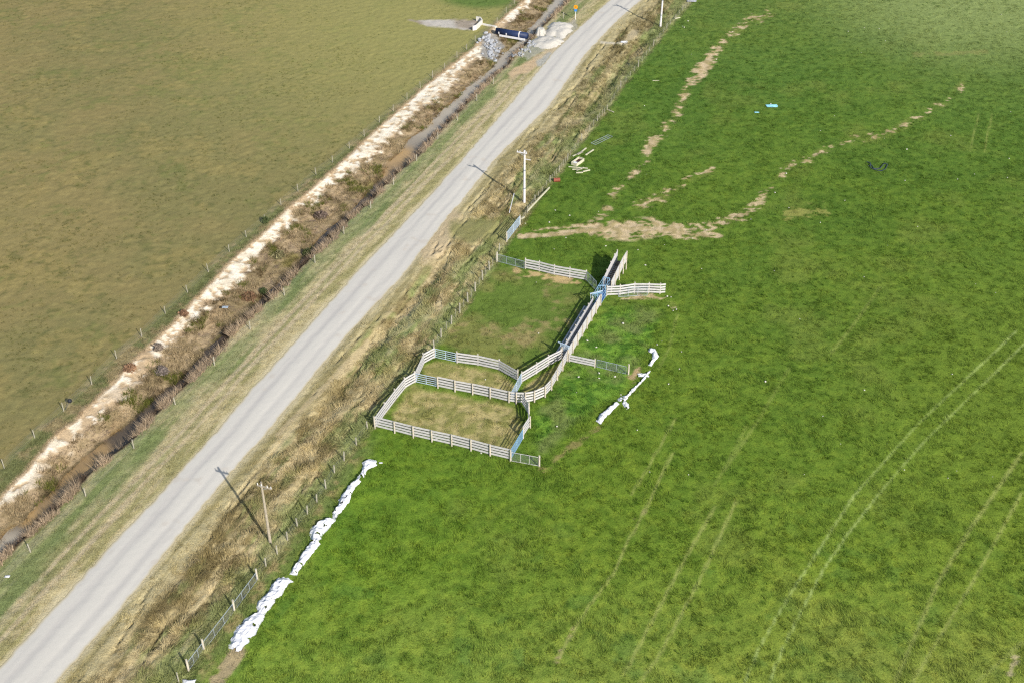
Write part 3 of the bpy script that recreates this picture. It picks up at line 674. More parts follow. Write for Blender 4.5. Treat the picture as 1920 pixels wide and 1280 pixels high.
mesh_gate((383,1219), (354,1257), 'short netting gate at the bottom edge of the photo next to the fence', M['wire'], 1.05, .1, GS, ends=[(354,1257)])

# ------------------------------------------------------------------ race, crush, loading ramp
def up(z): return Vector((0, 0, z))
r0l, r1l, r0r, r1r = P3((1053,672)), P3((1110,577)), P3((1065,677)), P3((1126,573))
o = (r0l+r0r)/2; t = thing('cattle_race', 'long narrow timber race with a catwalk leading up to the blue crush', 'race', o)
for a, b, s_, nm in ((r0l, r1l, -1, 'left'), (r0r, r1r, 1, 'right')):
    n_ = 7
    for i in range(n_+1):
        c = a+(b-a)*i/n_; m = MB(); m.tube(c-o-up(.2), c-o+up(1.8), .085, .08, 8); m.build('post', M['post'], t)
    m = MB(); nr = sidev(a, b, 1)*(-s_*.11)
    for z in ((.25, .58, .91, 1.24, 1.60) if s_ < 0 else (.2, .48, .76, 1.04, 1.32, 1.6)): m.beam(a-o+nr+up(z), b-o+nr+up(z), .05, .22 if s_ < 0 else .262)
    m.build('rail_panel', M['rail'], t)
m = MB(); nr = sidev(r0l, r1l, -1)
for k in range(2): m.beam(r0l-o+nr*(.45+.3*k)+up(.62), r0l-o+(r1l-r0l)*.93+nr*(.45+.3*k)+up(.62), .2, .05)
m.build('catwalk', M['rail'], t)
for i in range(8):
    m = MB(); c = r0l+(r1l-r0l)*(i/7*.93)-o; m.beam(c+nr*.15+up(.54), c+nr*.95+up(.54), .09, .09); m.tube(c+nr*.9-up(.1), c+nr*.9+up(.55), .05, n=6)
    m.build('bracket', M['plank'], t)
m = MB(); m.beam((r0l+r0r)/2-o+up(.03), (r1l+r1r)/2-o+up(.03), .72, .05); m.build('floor', M['ochre'], t)
# slide gate at the race entry
a, b = P3((1052,670)), P3((1064,675)); o = (a+b)/2; d = (b-a).normalized()
t = thing('slide_gate', 'pale blue steel slide gate with overhead frame at the mouth of the race', 'gate', o)
m = MB(); a -= o; b -= o
for e in (a-d*.1, b+d*.1): m.beam(e, e+up(2.2), .09, .09)
m.beam(a-d*.5+up(2.2), b+d*.3+up(2.2), .12, .1); m.build('frame', M['palesteel'], t)
m = MB()
for k in range(6): m.tube(a+(b-a)*(k+.5)/6+up(.15), a+(b-a)*(k+.5)/6+up(2.0), .025, n=6)
for z in (.15, .8, 1.4, 2.0): m.beam(a+up(z), b+up(z), .05, .06)
m.build('bars', M['palesteel'], t)
# crush
k0l, k1l, k0r, k1r = P3((1110,576)), P3((1130,543)), P3((1126,572)), P3((1142,546))
o = (k0l+k1r)/2; t = thing('cattle_crush', 'blue steel cattle crush with head bail between the race and the loading ramp', 'cattle crush', o)
for a, b in ((k0l, k1l), (k0r, k1r)):
    m = MB(); a = a-o; b = b-o; L = b-a
    for c in (0, .5, 1): m.beam(a+L*c, a+L*c+up(1.95), .07, .07)
    for z in (.12, .75, 1.35, 1.92): m.tube(a+up(z), b+up(z), .03, n=6)
    m.build('side_panel', M['bluesteel'], t)
for a, b in ((k0l, k0r), (k1l, k1r), ((k0l+k1l)/2, (k0r+k1r)/2)):
    m = MB(); a = a-o; b = b-o; L = b-a
    for z in (2.05,): m.beam(a+up(z), b+up(z), .09, .09)
    for c in (0, .33, .66, 1): m.beam(a+L*c+up(.1), a+L*c+up(2.05), .045, .045)
    m.build('head_gate' if a != k0l-o else 'tail_gate', M['bluesteel'], t)
m = MB()
m.beam(k0l-o-(k0r-k0l)*.3+up(2.25), k0l-o+(k0r-k0l)*1.15+up(2.25), .12, .1)
m.beam(k0l-o-(k0r-k0l)*.2+up(1.2), k0l-o-(k0r-k0l)*.2+up(2.25), .07, .07); m.build('lever', M['palesteel'], t)
m = MB(); m.beam((k0l+k0r)/2-o+up(.06), (k1l+k1r)/2-o+up(.06), .8, .08); m.build('floor', M['deepblue'], t)
# ramp
a0, a1, b0, b1 = P3((1131,542)), P3((1157,503)), P3((1144,548)), P3((1172,505))
o = (a0+b1)/2; t = thing('loading_ramp', 'timber loading ramp with a solid boarded side, rising away from the blue crush', 'loading ramp', o)
zf = lambda c: .1+1.15*min(1, c/.8)
m = MB(); ns_ = 12
for i in range(ns_):
    c0, c1 = i/ns_, (i+1)/ns_
    pa = a0+(a1-a0)*c0-o+up(zf(c0)); pb = b0+(b1-b0)*c0-o+up(zf(c0)); pc = b0+(b1-b0)*c1-o+up(zf(c1)); pd = a0+(a1-a0)*c1-o+up(zf(c1))
    m.box8([pa-up(.06), pb-up(.06), pc-up(.06), pd-up(.06), pa, pb, pc, pd])
m.build('deck', M['plank'], t)
m = MB()
for i in range(1, 14): c = i/14*.8; m.beam(a0+(a1-a0)*c-o+up(zf(c)+.02), b0+(b1-b0)*c-o+up(zf(c)+.02), .06, .05)
m.build('cleats', M['rail'], t)
for (a, b, s_, solid) in ((a0, a1, -1, True), (b0, b1, 1, True)):
    m = MB(); nr = sidev(a, b, s_)*.05
    zs = (.22, .5, .78, 1.06, 1.34, 1.6) if solid else (.25, .6, .95, 1.3, 1.62)
    for z in zs:
        for c0, c1 in ((0, .8), (.8, 1.0)):
            p_ = a+(b-a)*c0-o+nr+up(zf(c0)+z-.1); q_ = a+(b-a)*c1-o+nr+up(zf(c1)+z-.1)
            m.beam(p_, q_, .05, .27 if solid else .2)
    if solid: m.beam(a-o+nr*.3+up(.06), a+(b-a)*.8-o+nr*.3+up(zf(.8)-.12), .05, .3)
    m.build('side_wall', M['rail'], t)
    for c in (0, .27, .54, .8, 1):
        e = a+(b-a)*c-o+nr*2.4; m = MB(); m.tube(e-up(.2), e+up(zf(c)+1.75), .085, .08, 8); m.build('post', M['post'], t)

# ------------------------------------------------------------------ wire fences
def wire_fence(pix, label, group, hgt=1.2, r=.065, batt=0, wires=(.2, .45, .7, .95, 1.12), m='oldpost', tops=.12, parts=False):
    w_ = posts_of(pix); 
    for p in w_: p.z = zat(p.x, p.y)*.6
    o = w_[0].copy(); t = thing('wire_fence', label, 'fence', o, group)
    for p in w_:
        k = MB(); hh = hgt*random.uniform(.92, 1.12); ln = Vector((random.gauss(0, .04), random.gauss(0, .04), 0))
        k.tube(p-o-up(.3), p-o+ln+up(hh), r*random.uniform(.9, 1.15), r*.9, 7); k.build('post', M[m], t)
    for a, b in zip(w_[:-1], w_[1:]):
        for i in range(batt):
            c = a+(b-a)*(i+1+random.uniform(-.15, .15))/(batt+1); k = MB()
            k.beam(c-o+up(.03), c-o+up(hgt*random.uniform(.85, 1)), .045, .045); k.build('batten', M[m], t)
    k = MB()
    for a, b in zip(w_[:-1], w_[1:]):
        for z in wires: k.beam(a-o+up(z), b-o+up(z), .007, .007)
    k.build('wires', M['wire'], t)
    return t
WF = 'post and wire fences'
wire_fence(FLp, 'post and wire fence along the brown pasture left of the ditch', WF, 1.25, .055)
wire_fence(FRp, 'post and wire fence between the ditch and the road verge', WF, 1.25, .075, 0)
wire_fence([(310,1318),(336,1280)], 'last stretch of wire fence in the bottom edge below the netting gates', WF, 1.2, .06)
wire_fence([(483,1087),(499,1063),(520,1039),(539,1012),(558,987),(576,964),(594,941),(611,915),(627,886),(645,864),(668,834),(689,803)], 'wire fence beside the long white plastic strip south of the pens', WF, 1.25, .08)
wire_fence([(814,655),(827,633),(846,609),(862,587),(877,566),(891,546),(905,526),(918,507),(931,492)], 'sturdy wire fence with battens along the roadside edge of the grassy yard', WF, 1.5, .10, 1)
wire_fence([(931,492),(936,471),(950,453)], 'short stretch of wire fence between the mesh gate and the field gate', WF, 1.3, .08)
wire_fence([(976,420),(989,400),(1003,381),(1031,344),(1048,323),(1064,301),(1091,264),(1120,228),(1138,208),(1164,165),(1197,126),(1225,88),(1250,55),(1280,21),(1300,-2),(1320,-25)], 'long wire fence with battens between the rank verge and the far green field', WF, 1.25, .075, 3)

# ------------------------------------------------------------------ utility poles
def utility_pole(px, label, m, hgt, lean, r, conc, off=0.0, al=1.0):
    b = P3(px); b.z = zat(b.x, b.y)-.1
    t = thing('utility_pole', label, 'utility pole', b, 'power poles along the road')
    top = Vector((lean[0], lean[1], hgt)); k = MB(); k.tube(-up(.5), top, r, r*.62, 12); k.build('pole', M[m], t)
    d2 = Vector((D[0], D[1], 0)); n2 = Vector((N[0], N[1], 0))
    c = top-up(.35)-d2*.2+n2*off; k = MB()
    k.beam(c-n2*al, c+n2*al, .12, .14); k.build('crossarm', M['pole'] if not conc else M['cpole'], t)
    for s_ in (-.9*al, -.4*al, .4*al, .9*al):
        k = MB(); k.tube(c+n2*s_+up(.06), c+n2*s_+up(.3), .05, .04, 8); k.build('insulator', M['white'], t)
    k = MB(); k.beam(c-n2*.6*al, top-up(1.0), .04, .04); k.beam(c+n2*.6*al, top-up(1.0), .04, .04); k.build('brace', M['steel'], t)
    if conc:
        k = MB()
        for f_ in (.28, .62): q_ = top*f_; k.tube(q_, q_+up(.22), r*(1-.38*f_)+.012, n=12)
        k.build('band', M['band'], t)
        k = MB(); c = top-up(1.5)+d2*.15; k.beam(c-n2*.2, c+n2*.9, .1, .1); k.build('lower_arm', M['cpole'], t)
    return t
utility_pole((507,1018), 'weathered wooden power pole nearest the camera, beside the white plastic strip', 'pole', 8.6, (.05, 0), .17, False, .45, .85)
utility_pole((983,380), 'pale grey power pole in the rank grass by the field gate', 'cpole', 8.9, (0, 0), .21, True, -.35, .8)
utility_pole((1238,51), 'farthest power pole, pale and cut off by the top edge of the photo', 'cpole', 8.9, (0.1, 0), .21, True)

# ------------------------------------------------------------------ crumpled plastic sheets
def sheet(L, R, label, hgt=.35, nl_=90, nw=22, seed=1, rough=.16, torn=.70, jag=.6):
    def res(p):
        p = np.array([[*G(a, b)] for a, b in p], float).reshape(-1, 2)
        s_ = np.r_[0, np.cumsum(np.hypot(*np.diff(p, axis=0).T))]; q_ = np.linspace(0, s_[-1], nl_)
        return np.stack([np.interp(q_, s_, p[:, 0]), np.interp(q_, s_, p[:, 1])], -1)
    a, b = res(L), res(R); t_ = np.linspace(0, 1, nw)
    pt = a[:, None]*(1-t_)[None, :, None]+b[:, None]*t_[None, :, None]
    x, y = pt[..., 0], pt[..., 1]
    jx = (fbm(x, y, .7, 3, seed)-.5)*min(.6, jag); jy = (fbm(x, y, .7, 3, seed+5)-.5)*min(.6, jag)
    x = x+jx; y = y+jy
    edge_ = np.minimum(np.minimum(t_, 1-t_)[None]*3.2, 1); en = np.minimum(np.linspace(0, 1, nl_), np.linspace(1, 0, nl_))[:, None]*14
    e_ = ss(0, 1, edge_*np.minimum(en, 1))
    rid = np.abs(fbm(x, y, .9, 3, seed+9)-.5)*2
    z = .11+hgt*.5*e_*(.35+.9*fbm(x, y, 2.4, 3, seed+2))+rough*(1-rid)*e_*.9-.05*(1-e_)+(fbm(x, y, .4, 2, seed+3)-.5)*.26*(.25+e_)
    o = np.array([x.mean(), y.mean(), 0]); 
    ii = np.arange(nl_*nw).reshape(nl_, nw)
    q_ = np.stack([ii[:-1, :-1], ii[1:, :-1], ii[1:, 1:], ii[:-1, 1:]], -1).reshape(-1, 4)
    tear = fbm(x, y, .55, 3, seed+20); fold = .5*(tear[:-1, :-1]+tear[1:, 1:]).ravel()
    q_ = q_[fold < torn]
    ob = np_mesh('plastic_sheet', np.stack([x, y, z], -1).reshape(-1, 3)-o, q_, M['plastic'], None, False)
    ob.location = o
    tag(ob, label, 'plastic sheet', 'white plastic sheets lying on the grass'); return ob
sheet([(428,1215),(442,1177),(462,1160),(483,1147),(481,1132),(495,1118),(517,1087),(526,1081)], [(447,1224),(462,1210),(480,1184),(491,1162),(508,1140),(523,1118),(539,1098),(553,1089)], 'widest crumpled white plastic sheet, lowest in the photo beside the netting gates', .35, 110, 30, 1)
sheet([(541,1077),(558,1052),(580,1022),(579,1005),(583,989),(600,977),(617,974)], [(556,1079),(583,1042),(600,1017),(609,1000),(622,984),(626,977),(630,970)], 'bulging white plastic sheet between the widest sheet and the thin strip', .45, 110, 24, 2)
sheet([(620,972),(626,961),(637,936),(654,912),(667,899),(682,876),(681,867),(692,860)], [(628,976),(639,962),(649,946),(667,914),(679,901),(688,882),(705,874),(703,863)], 'narrow white plastic strip ending near the corner of the larger pen', .4, 110, 16, 3)
def strip(c, wds, label, hgt, seed):
    L, R = [], []
    for i, (p, w_) in enumerate(zip(c, wds)):
        q0, q1 = c[max(i-1, 0)], c[min(i+1, len(c)-1)]; dx, dy = q1[0]-q0[0], q1[1]-q0[1]; l_ = math.hypot(dx, dy)
        L.append((p[0]+dy/l_*w_/2, p[1]-dx/l_*w_/2)); R.append((p[0]-dy/l_*w_/2, p[1]+dx/l_*w_/2))
    return sheet(L, R, label, hgt, 90, 12, seed, .08, jag=.3)
strip([(1121,793),(1129,782),(1147,766),(1159,755)], [11, 11, 9, 6], 'short white plastic piece at the lower end of the curved line in the field', .35, 4)
strip([(1158,752),(1167,750),(1176,743),(1190,729),(1201,717),(1213,703),(1218,695)], [6, 13, 4, 5, 3, 3, 2], 'thin white plastic strip in the middle of the curved line in the field', .25, 5)
strip([(1168,753),(1173,759),(1178,766)], [10, 10, 7], 'torn flap of white plastic beside the middle of the curved line', .15, 6)
strip([(1218,687),(1224,678),(1229,668),(1226,659),(1217,657)], [5, 6, 12, 10, 6], 'hooked white plastic piece at the upper end of the curved line in the field', .35, 7)

# ------------------------------------------------------------------ culvert works at the far end of the ditch
a, b = P3((931,63)), P3((989,73)); o = (a+b)/2
t = thing('culvert_pipe', 'dark blue pipe lying across the ditch with white straps', 'pipe', o); d = (b-a).normalized()
k = MB(); k.tube(a-o+up(.55), b-o+up(.55), .62, n=24); k.build('pipe', M['pipe'], t, True)
nr = Vector((d.y, -d.x, 0))
k = MB(); k.beam(a-o+d*1.0+nr*.82+up(.05), b-o+nr*.82-d*.2+up(.05), .22, .34); k.build('beam', M['white'], t)
for f_, lo in ((.12, True), (.36, True), (.76, False)):
    c = a+(b-a)*f_-o+up(.55); k = MB(); n_ = 20; r_ = .66
    th = [(math.radians(-20 if lo else 0)+2*math.pi*i/n_) for i in range(n_+1)] if not lo else [math.radians(-40+10*i) for i in range(6)]
    pts = [c+nr*math.cos(x_)*r_+up(math.sin(x_)*r_) for x_ in th]
    for p_, q_ in zip(pts[:-1], pts[1:]): k.beam(p_, q_, .2, .05, d.cross((q_-p_).normalized()))
    k.build('strap', M['white'], t)
# concrete headwall
pts = [P3(p) for p in ((886,58), (893,56), (904,46), (901,41), (893,40))]; o = pts[2].copy()
t = thing('headwall', 'white concrete wall bent round the end of the grey gravel track', 'wall', o)
k = MB()
for p_, q_ in zip(pts[:-1], pts[1:]): k.beam(p_-o+up(.45), q_-o+up(.45), .22, 1.0)
k.build('wall', M['concrete'], t)
k = MB(); p_, q_ = P3((905,47)), P3((930,52)); k.beam(p_-o+up(.12), q_-o+up(.12), .5, .25); k.build('kerb', M['concrete'], t)
# gravel heaps
def heap(cx0, cy0, rx_, ry_, hgt, label, seed):
    c = P3((cx0, cy0)); e = P3((cx0+rx_, cy0)); f_ = P3((cx0, cy0-ry_)); RX, RY = (e-c).length, (f_-c).length
    n_, k_ = 40, 14; v_ = [(0, 0, 0)]; 
    th = np.linspace(0, 2*np.pi, n_, endpoint=False); co = []
    for i in range(k_+1):
        r_ = i/k_; wob = 1+1.0*(fbm(np.cos(th)*2+seed, np.sin(th)*2, 1.0, 4, seed)-.5)
        x = RX*r_*wob*np.cos(th); y = RY*r_*wob*np.sin(th)
        z = hgt*(1-ss(.5, 1, np.full(n_, r_)))*(.5+1.0*fbm(x+seed*9, y, 1.2, 4, seed+1))-.1*(r_ > .97)
        co.append(np.stack([x, y, z], -1))
    co = np.concatenate(co); ii = np.arange((k_+1)*n_).reshape(k_+1, n_); j2 = np.roll(ii, -1, 1)
    q_ = np.stack([ii[:-1], ii[1:], j2[1:], j2[:-1]], -1).reshape(-1, 4)
    ob = np_mesh('gravel_heap', co, q_, M['gravel'], None, True); ob.location = c
    return tag(ob, label, 'gravel heap', 'heaps of pale gravel by the ditch')
heap(1013, 61, 10, 8, .9, 'small pale gravel heap nearest the dark pipe', 61)
heap(1047, 56, 25, 15, .6, 'broad pale gravel heap on the sign side of the ditch', 62)
heap(1029, 79, 32, 12, .5, 'wide pale gravel heap nearest the camera beside the road', 63)
# rip-rap
def rock_mesh(seed):
    r = random.Random(seed); bm_v = []; n_ = 7; k = MB()
    ring = []
    for lv, (z, s_) in enumerate(((-.5, .6), (0, 1), (.45, .75))):
        ring.append([(math.cos(6.283*i/n_+lv*.3)*s_*r.uniform(.75, 1.15)*.5, math.sin(6.283*i/n_+lv*.3)*s_*r.uniform(.75, 1.15)*.5, z*r.uniform(.7, 1.1)*.8) for i in range(n_)])
    k.v = ring[0]+ring[1]+ring[2]+[(0, 0, .5)]
    for l_ in range(2):
        for i in range(n_): j = (i+1) % n_; k.f.append((l_*n_+i, l_*n_+j, (l_+1)*n_+j, (l_+1)*n_+i))
    for i in range(n_): k.f.append((2*n_+i, 2*n_+(i+1) % n_, 3*n_))
    k.f.append(tuple(range(n_))[::-1])
    return k
protos = [rock_mesh(s_).build('rock', M['rock']) for s_ in range(5)]; used = set()
def rock(px, py, sz, label, group):
    i = random.randrange(5); p = P3((px, py)); z = zat(p.x, p.y)
    ob = protos[i] if i not in used else protos[i].copy()
    if i in used: COL.objects.link(ob)
    used.add(i)
    ob.location = (p.x, p.y, z+sz*.15); ob.rotation_euler = (random.uniform(-.4, .4), random.uniform(-.4, .4), random.uniform(0, 6.3)); ob.scale = (sz*random.uniform(.8, 1.4), sz*random.uniform(.7, 1.1), sz*random.uniform(.6, .9))
    tag(ob, label, 'rock', group)
for _ in range(80):
    s_ = random.betavariate(1.3, 1.6); tt_ = random.gauss(0, .55)
    rock(922+tt_*15+s_*6-6, 64+s_*46+tt_*5, random.uniform(.35, .9), 'grey rock among the rip-rap on the ditch bank below the left end of the pipe', 'rip-rap rocks left of the ditch')
for _ in range(40):
    s_ = random.random()
    rock(962+s_*38+random.gauss(0, 4), 108-s_*26+random.gauss(0, 3.5), random.uniform(.3, .7), 'grey rock lining the road side of the ditch below the gravel heaps', 'rocks right of the ditch')
# road sign
b_ = P3((1079,37)); t = thing('road_sign', 'orange disc sign over a small blue plate on a white post', 'sign', b_)
k = MB(); k.beam(-up(.2), up(2.2), .10, .10); k.build('post', M['white'], t)
fd = Vector((-.25, -1, 0)).normalized()
k = MB(); k.tube(fd*.06+up(2.62), fd*.10+up(2.62), .42, n=24); k.build('disc', M['orange'], t)
k = MB(); k.tube(fd*.10+up(2.62), fd*.112+up(2.62), .12, n=16); k.build('emblem', M['rust'], t)
k = MB(); sdv = Vector((fd.y, -fd.x, 0))
k.beam(fd*.08-sdv*.28+up(1.95), fd*.08+sdv*.28+up(1.95), .03, .5); k.build('plate', M['blue'], t)

# ------------------------------------------------------------------ bits lying about
def log(p, q, label, w_=.16, h_=.12, m='timber', z=.1, group=None, name='timber_plank', cat='plank'):
    a, b = P3(p), P3(q); o = (a+b)/2; k = MB(); k.beam(a-o, b-o, w_, h_); ob = k.build(name, M[m]); ob.location = o+up(z)
    return tag(ob, label, cat, group)
GT = 'loose timber by the boundary fence'
log((989,404), (1030,360), 'very long pale pole propped against the boundary fence beside the field gate', .17, .17, z=.75, name='fence_rail', cat='pole')
log((977,413), (983,409), 'stub of pale timber by the top post of the field gate', .2, .16, z=.2, group=GT)
log((1066,315), (1102,318), 'long thin plank on top of the lower plank pile', .14, .1, z=.2, group=GT)
log((1073,319), (1092,318), 'short grey plank at the left of the lower plank pile', .16, .1, z=.1, group=GT)
log((1081,323), (1094,317), 'slanting grey plank inside the lower plank pile', .16, .1, 'oldpost', z=.28, group=GT)
log((1080,325), (1093,324.5), 'pale bottom plank of the lower plank pile', .22, .12, z=.08, group=GT)
log((1093,323), (1106,320), 'pale plank sticking out to the right of the lower plank pile', .22, .12, z=.1, group=GT)
log((1098,292), (1113,282), 'pale plank lying by itself right of the wooden box', .22, .12, z=.1, group=GT)
log((1090,286), (1099,279), 'pale short board lying beyond the wooden box', .2, .12, z=.1, group=GT)
log((1074,294), (1080,291), 'curved yellowish board between fence and wooden box', .22, .1, z=.08, group=GT)
log((1139,207), (1151,212), 'white broken stake lying at the foot of the boundary fence', .14, .1, z=.12, group=GT)
log((1265,36), (1275,34), 'pale board lying at the edge of the far field', .25, .12, z=.1, group=GT)
log((1223,152), (1236,152), 'thin pale batten lying on the worn track', .12, .08, z=.06, group=GT)
log((955,405), (964,369), 'thin white stake leaning in the rank grass left of the pale pole', .09, .09, 'white', z=.55, name='stake', cat='stake')
log((1082,291), (1092,286), 'knobbly grey offcut between the box and the short board', .3, .2, 'oldpost', z=.1, group=GT)
# wooden box with dark inside
a, b = P3((1076,311)), P3((1090,301)); o = (a+b)/2; d = (b-a).normalized(); s_ = Vector((d.y, -d.x, 0)); L = (b-a).length/2; W = .5
t = thing('wooden_box', 'open wooden box with dark red inside, lying among loose planks', 'box', o)
k = MB()
for sg in (-1, 1): k.beam(d*-L+s_*W*sg+up(.25), d*L+s_*W*sg+up(.25), .1, .5); k.beam(d*L*sg-s_*W+up(.25), d*L*sg+s_*W+up(.25), .1, .496)
k.build('frame', M['timber'], t)
k = MB(); k.beam(d*-L*.95+up(.12), d*L*.95+up(.12), W*1.9, .1); k.build('lining', M['dark'], t)
k = MB(); k.beam(d*-L*.9+up(.42), d*-L*.45+up(.42), W*1.2, .08); k.build('lid', M['white'], t)
# gate frame lying in the grass
a, b = P3((1108,270)), P3((1140,254)); o = (a+b)/2; d = (b-a); s_ = Vector((d.y, -d.x, 0)).normalized()*.95
t = thing('fallen_gate', 'fallen steel gate lying flat in the grass beyond the planks', 'gate', o); k = MB(); a -= o; b -= o
for c in (0, .5, 1): k.tube(a+s_*c+up(.14), b+s_*c+up(.10), .024, n=6)
for c in (0, .6, .8, 1): k.tube(a+(b-a)*c+up(.12), a+(b-a)*c+s_+up(.12), .022, n=6)
k.build('frame', M['steel'], t)
# drum
p = P3((1044,341)); t = thing('drum', 'rusty red drum lying on its side by the fence', 'drum', p)
d = Vector((1, .1, 0)).normalized(); k = MB(); k.tube(up(.33)-d*.5, up(.33)+d*.5, .32, n=20); k.build('shell', M['rust'], t, False)
k = MB(); k.tube(up(.33)-d*.53, up(.33)-d*.502, .3, n=20); k.build('end', M['black'], t)
k = MB()
for c in (-.49, -.16, .17, .49): k.tube(up(.33)+d*(c-.015), up(.33)+d*(c+.015), .34, n=20)
k.build('hoop', M['rust'], t)
# light blue plastic scraps
def scrap(px, py, r_, label, m, seed, group=None, name='plastic_scrap', cat='plastic scrap'):
    n_, k_ = 12, 12; g_ = np.linspace(-1, 1, n_); x, y = np.meshgrid(g_, g_, indexing='ij'); 
    z = .08+.5*r_*fbm(x*2+seed, y*2, 1.0, 3, seed)*(1-.7*np.maximum(np.abs(x), np.abs(y))**2)
    xx = x*r_*(1+.5*fbm(x+seed, y, .8, 2, seed)); yy = y*r_*.55*(1+.6*fbm(x+seed*2, y, .8, 2, seed+1))
    ii = np.arange(n_*n_).reshape(n_, n_); q_ = np.stack([ii[:-1, :-1], ii[1:, :-1], ii[1:, 1:], ii[:-1, 1:]], -1).reshape(-1, 4)
    ob = np_mesh(name, np.stack([xx, yy, z], -1).reshape(-1, 3), q_, M[m], None, False); ob.location = P3((px, py)); return tag(ob, label, cat, group)
scrap(1447, 200, .75, 'larger light blue plastic scrap in the far field', 'cyan', 71, 'light blue plastic scraps')
scrap(1419, 212, .32, 'small light blue plastic scrap near the larger one', 'cyan', 72, 'light blue plastic scraps')
scrap(14, 1081, .2, 'small white scrap on the verge at the left edge of the photo', 'plastic', 74)
scrap(353, 1281, .5, 'white plastic lump at the bottom edge by the netting gates', 'plastic', 75)
scrap(714, 868, .16, 'tiny white plastic scrap beside the tip of the narrow strip', 'plastic', 76)
scrap(1206, 704, .5, 'small pale plastic shred beside the hooked piece', 'plastic', 77)
scrap(1171, 80, .55, 'white scrap in the verge grass near the far bend', 'plastic', 78)
scrap(422, 577, .35, 'pale grey scrap on the ditch slope', 'steel', 79)
scrap(1297, 3, .8, 'grey block at the top edge of the photo by the fence', 'rock', 80, name='block', cat='block')
# dark hose tangle
pts = []
for p in ((1625,305),(1632,308),(1631,316),(1640,320),(1652,322),(1660,318),(1664,310),(1658,308),(1650,318),(1638,318),(1634,311),(1628,312)): pts.append(P3(p))
o = pts[3].copy(); k = MB(); k.path([p-o+up(.14+.05*math.sin(i)) for i, p in enumerate(pts)], .06); ob = k.build('hose', M['hose']); ob.location = o
tag(ob, 'tangled dark hose lying in the far right of the field', 'hose')
# black float on a leaning rod
p = P3((121,768)); t = thing('marker_rod', 'black ball on a leaning rod at the left pasture fence', 'marker', p)
tip = Vector((.75, .35, 1.1)); k = MB(); k.tube(-up(.1), tip, .025); k.build('rod', M['hose'], t)
k = MB(); n_ = 10
for i in range(6):
    a0_, a1_ = math.pi*i/6-math.pi/2, math.pi*(i+1)/6-math.pi/2
    k.tube(tip+up(.26*math.sin(a0_)), tip+up(.26*math.sin(a1_)), max(.26*math.cos(a0_), .003), max(.26*math.cos(a1_), .003), 12, cap=False)
k.build('ball', M['black'], t, True)
# shrubs of the ditch that stand out
def shrub(px, py, r_, h_, c, label, seed, z=0.0, cat='shrub', nb=700, name='shrub'):
    rr = np.random.default_rng(seed); p = P3((px, py)); zz = zat(p.x, p.y)
    t = thing(name, label, cat, (p.x, p.y, zz), 'plants standing out in the ditch')
    ph = rr.random(nb)*6.283; ct = rr.uniform(0, 1, nb); ra = r_*rr.uniform(.35, 1, nb)**.6*(.75+.5*vn(ph*2, ct*3+seed))
    cx1 = ra*np.cos(ph)*np.sqrt(1-ct*ct*.8); cy1 = ra*np.sin(ph)*np.sqrt(1-ct*ct*.8); cz1 = h_*(.1+.9*ct*rr.uniform(.6, 1, nb))
    s_ = rr.uniform(.05, .12, nb); co = np.empty((nb, 3, 3))
    for k in range(3): co[:, k] = np.stack([cx1, cy1, cz1], -1)+rr.normal(0, 1, (nb, 3))*s_[:, None]*np.array([1, 1, 1.3])
    tn = np.broadcast_to(A(c), (nb, 3))*rr.uniform(.6, 1.3, (nb, 1))
    ob = np_mesh('crown', co.reshape(-1, 3), np.arange(nb*3).reshape(-1, 3), M['blade'], np.repeat(tn, 3, 0), False); ob.parent = t
    k = MB()
    for i in range(6): a_ = i*1.05; k.tube((0, 0, -.1), (math.cos(a_)*r_*.5, math.sin(a_)*r_*.5, h_*.7), .02, .008, 5)
    k.build('stem', M['plank'], t)
    return t
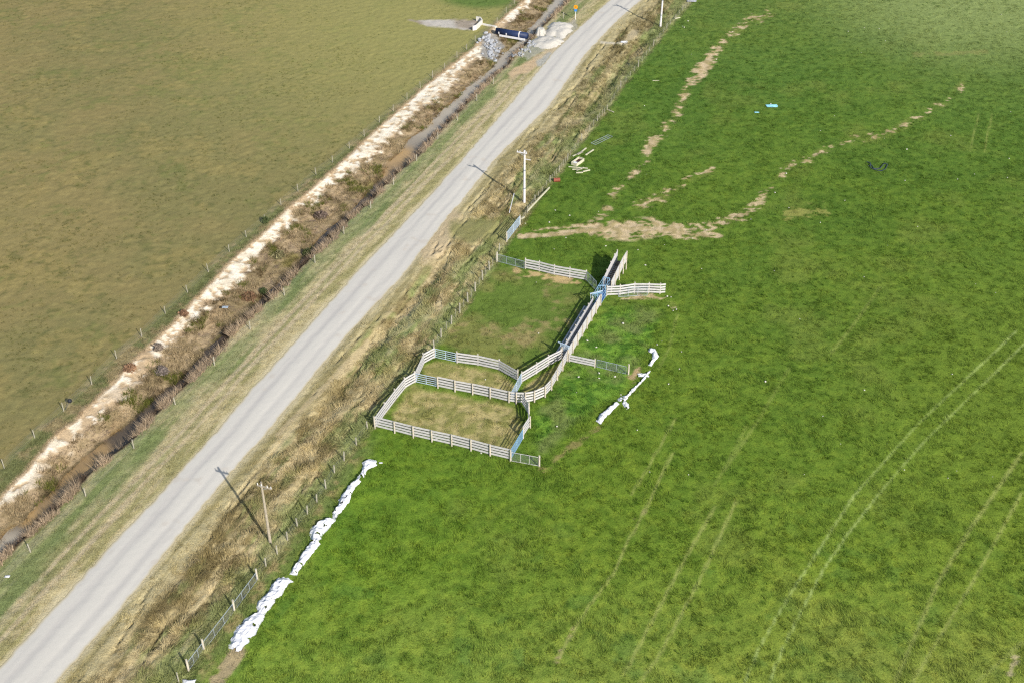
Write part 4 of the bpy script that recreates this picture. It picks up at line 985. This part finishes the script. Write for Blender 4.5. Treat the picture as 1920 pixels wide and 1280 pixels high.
for i, a in enumerate(((303,690,.75,1.1,(160,148,140),'grey rounded tussock on the ditch slope where the clay strip breaks'), (297,652,.6,.9,(168,154,140),'smaller grey tussock above the rounded one by the clay strip'), (575,462,.75,1.2,(98,108,66),'dark green bush low on the ditch slope'), (492,534,.5,.8,(90,104,64),'small dark green bush beside the ditch water, below the larger one'), (498,417,.5,1.0,(104,118,76),'dark green plant at the foot of a post of the left fence'), (464,545,1.2,.7,(168,134,104),'rusty brown bush on the ditch slope under the clay strip'), (244,692,.8,.6,(182,146,116),'reddish dead bush between left fence and clay strip'), (345,590,.5,.6,(164,130,104),'small reddish dead bush at the top of the clay strip'), (620,430,.8,.6,(198,160,112),'straw coloured bush at the water edge of the ditch'), (520,470,1.0,.7,(156,150,110),'pale olive bush in the middle of the ditch slope'), (600,395,1.1,.8,(146,128,116),'greyish brown bush below the clay strip'), (425,608,.9,.8,(150,130,104),'brown bush overhanging the ditch water'))):
    shrub(*a, 100+i)
# pale stones
st = rock_mesh(99); st0 = st.build('stone', M['stone']); first = True
def stone(px, py, sz):
    global first
    p = P3((px, py)); z = zat(p.x, p.y); ob = st0 if first else st0.copy()
    if not first: COL.objects.link(ob)
    first = False; ob.location = (p.x, p.y, z+sz*.3); ob.scale = (sz*random.uniform(.8, 1.5), sz, sz*.7); ob.rotation_euler = (0, 0, random.uniform(0, 6))
    tag(ob, 'small pale stone lying in the green grass of the field', 'stone', 'pale stones scattered in the field')
for p in ((1118,652),(1123,701),(1153,706),(1123,710),(1280,50),(1290,40),(1283,52),(1343,112),(1590,60),(1648,55),(1445,196),(1253,575),(1251,557),(1258,558),(1268,581),(1262,583),(1041,395),(1068,405),(1030,418),(985,419),(1196,470),(1210,498),(1168,607),(1101,640),(902,850),(919,852),(910,712),(820,822),(1044,800),(1085,708),(1435,715),(1700,281),(1620,520),(1474,326),(1453,362),(1479,390)): stone(p[0], p[1], random.uniform(.18, .34))
for _ in range(70):
    x_, y_ = random.uniform(1000, 1900), random.uniform(20, 900)
    g_ = P3((x_, y_)); u_, v_ = UV(g_.x, g_.y)
    if u_ > float(FB(v_))+3: stone(x_, y_, random.uniform(.10, .22))
print('objects', len(bpy.data.objects))
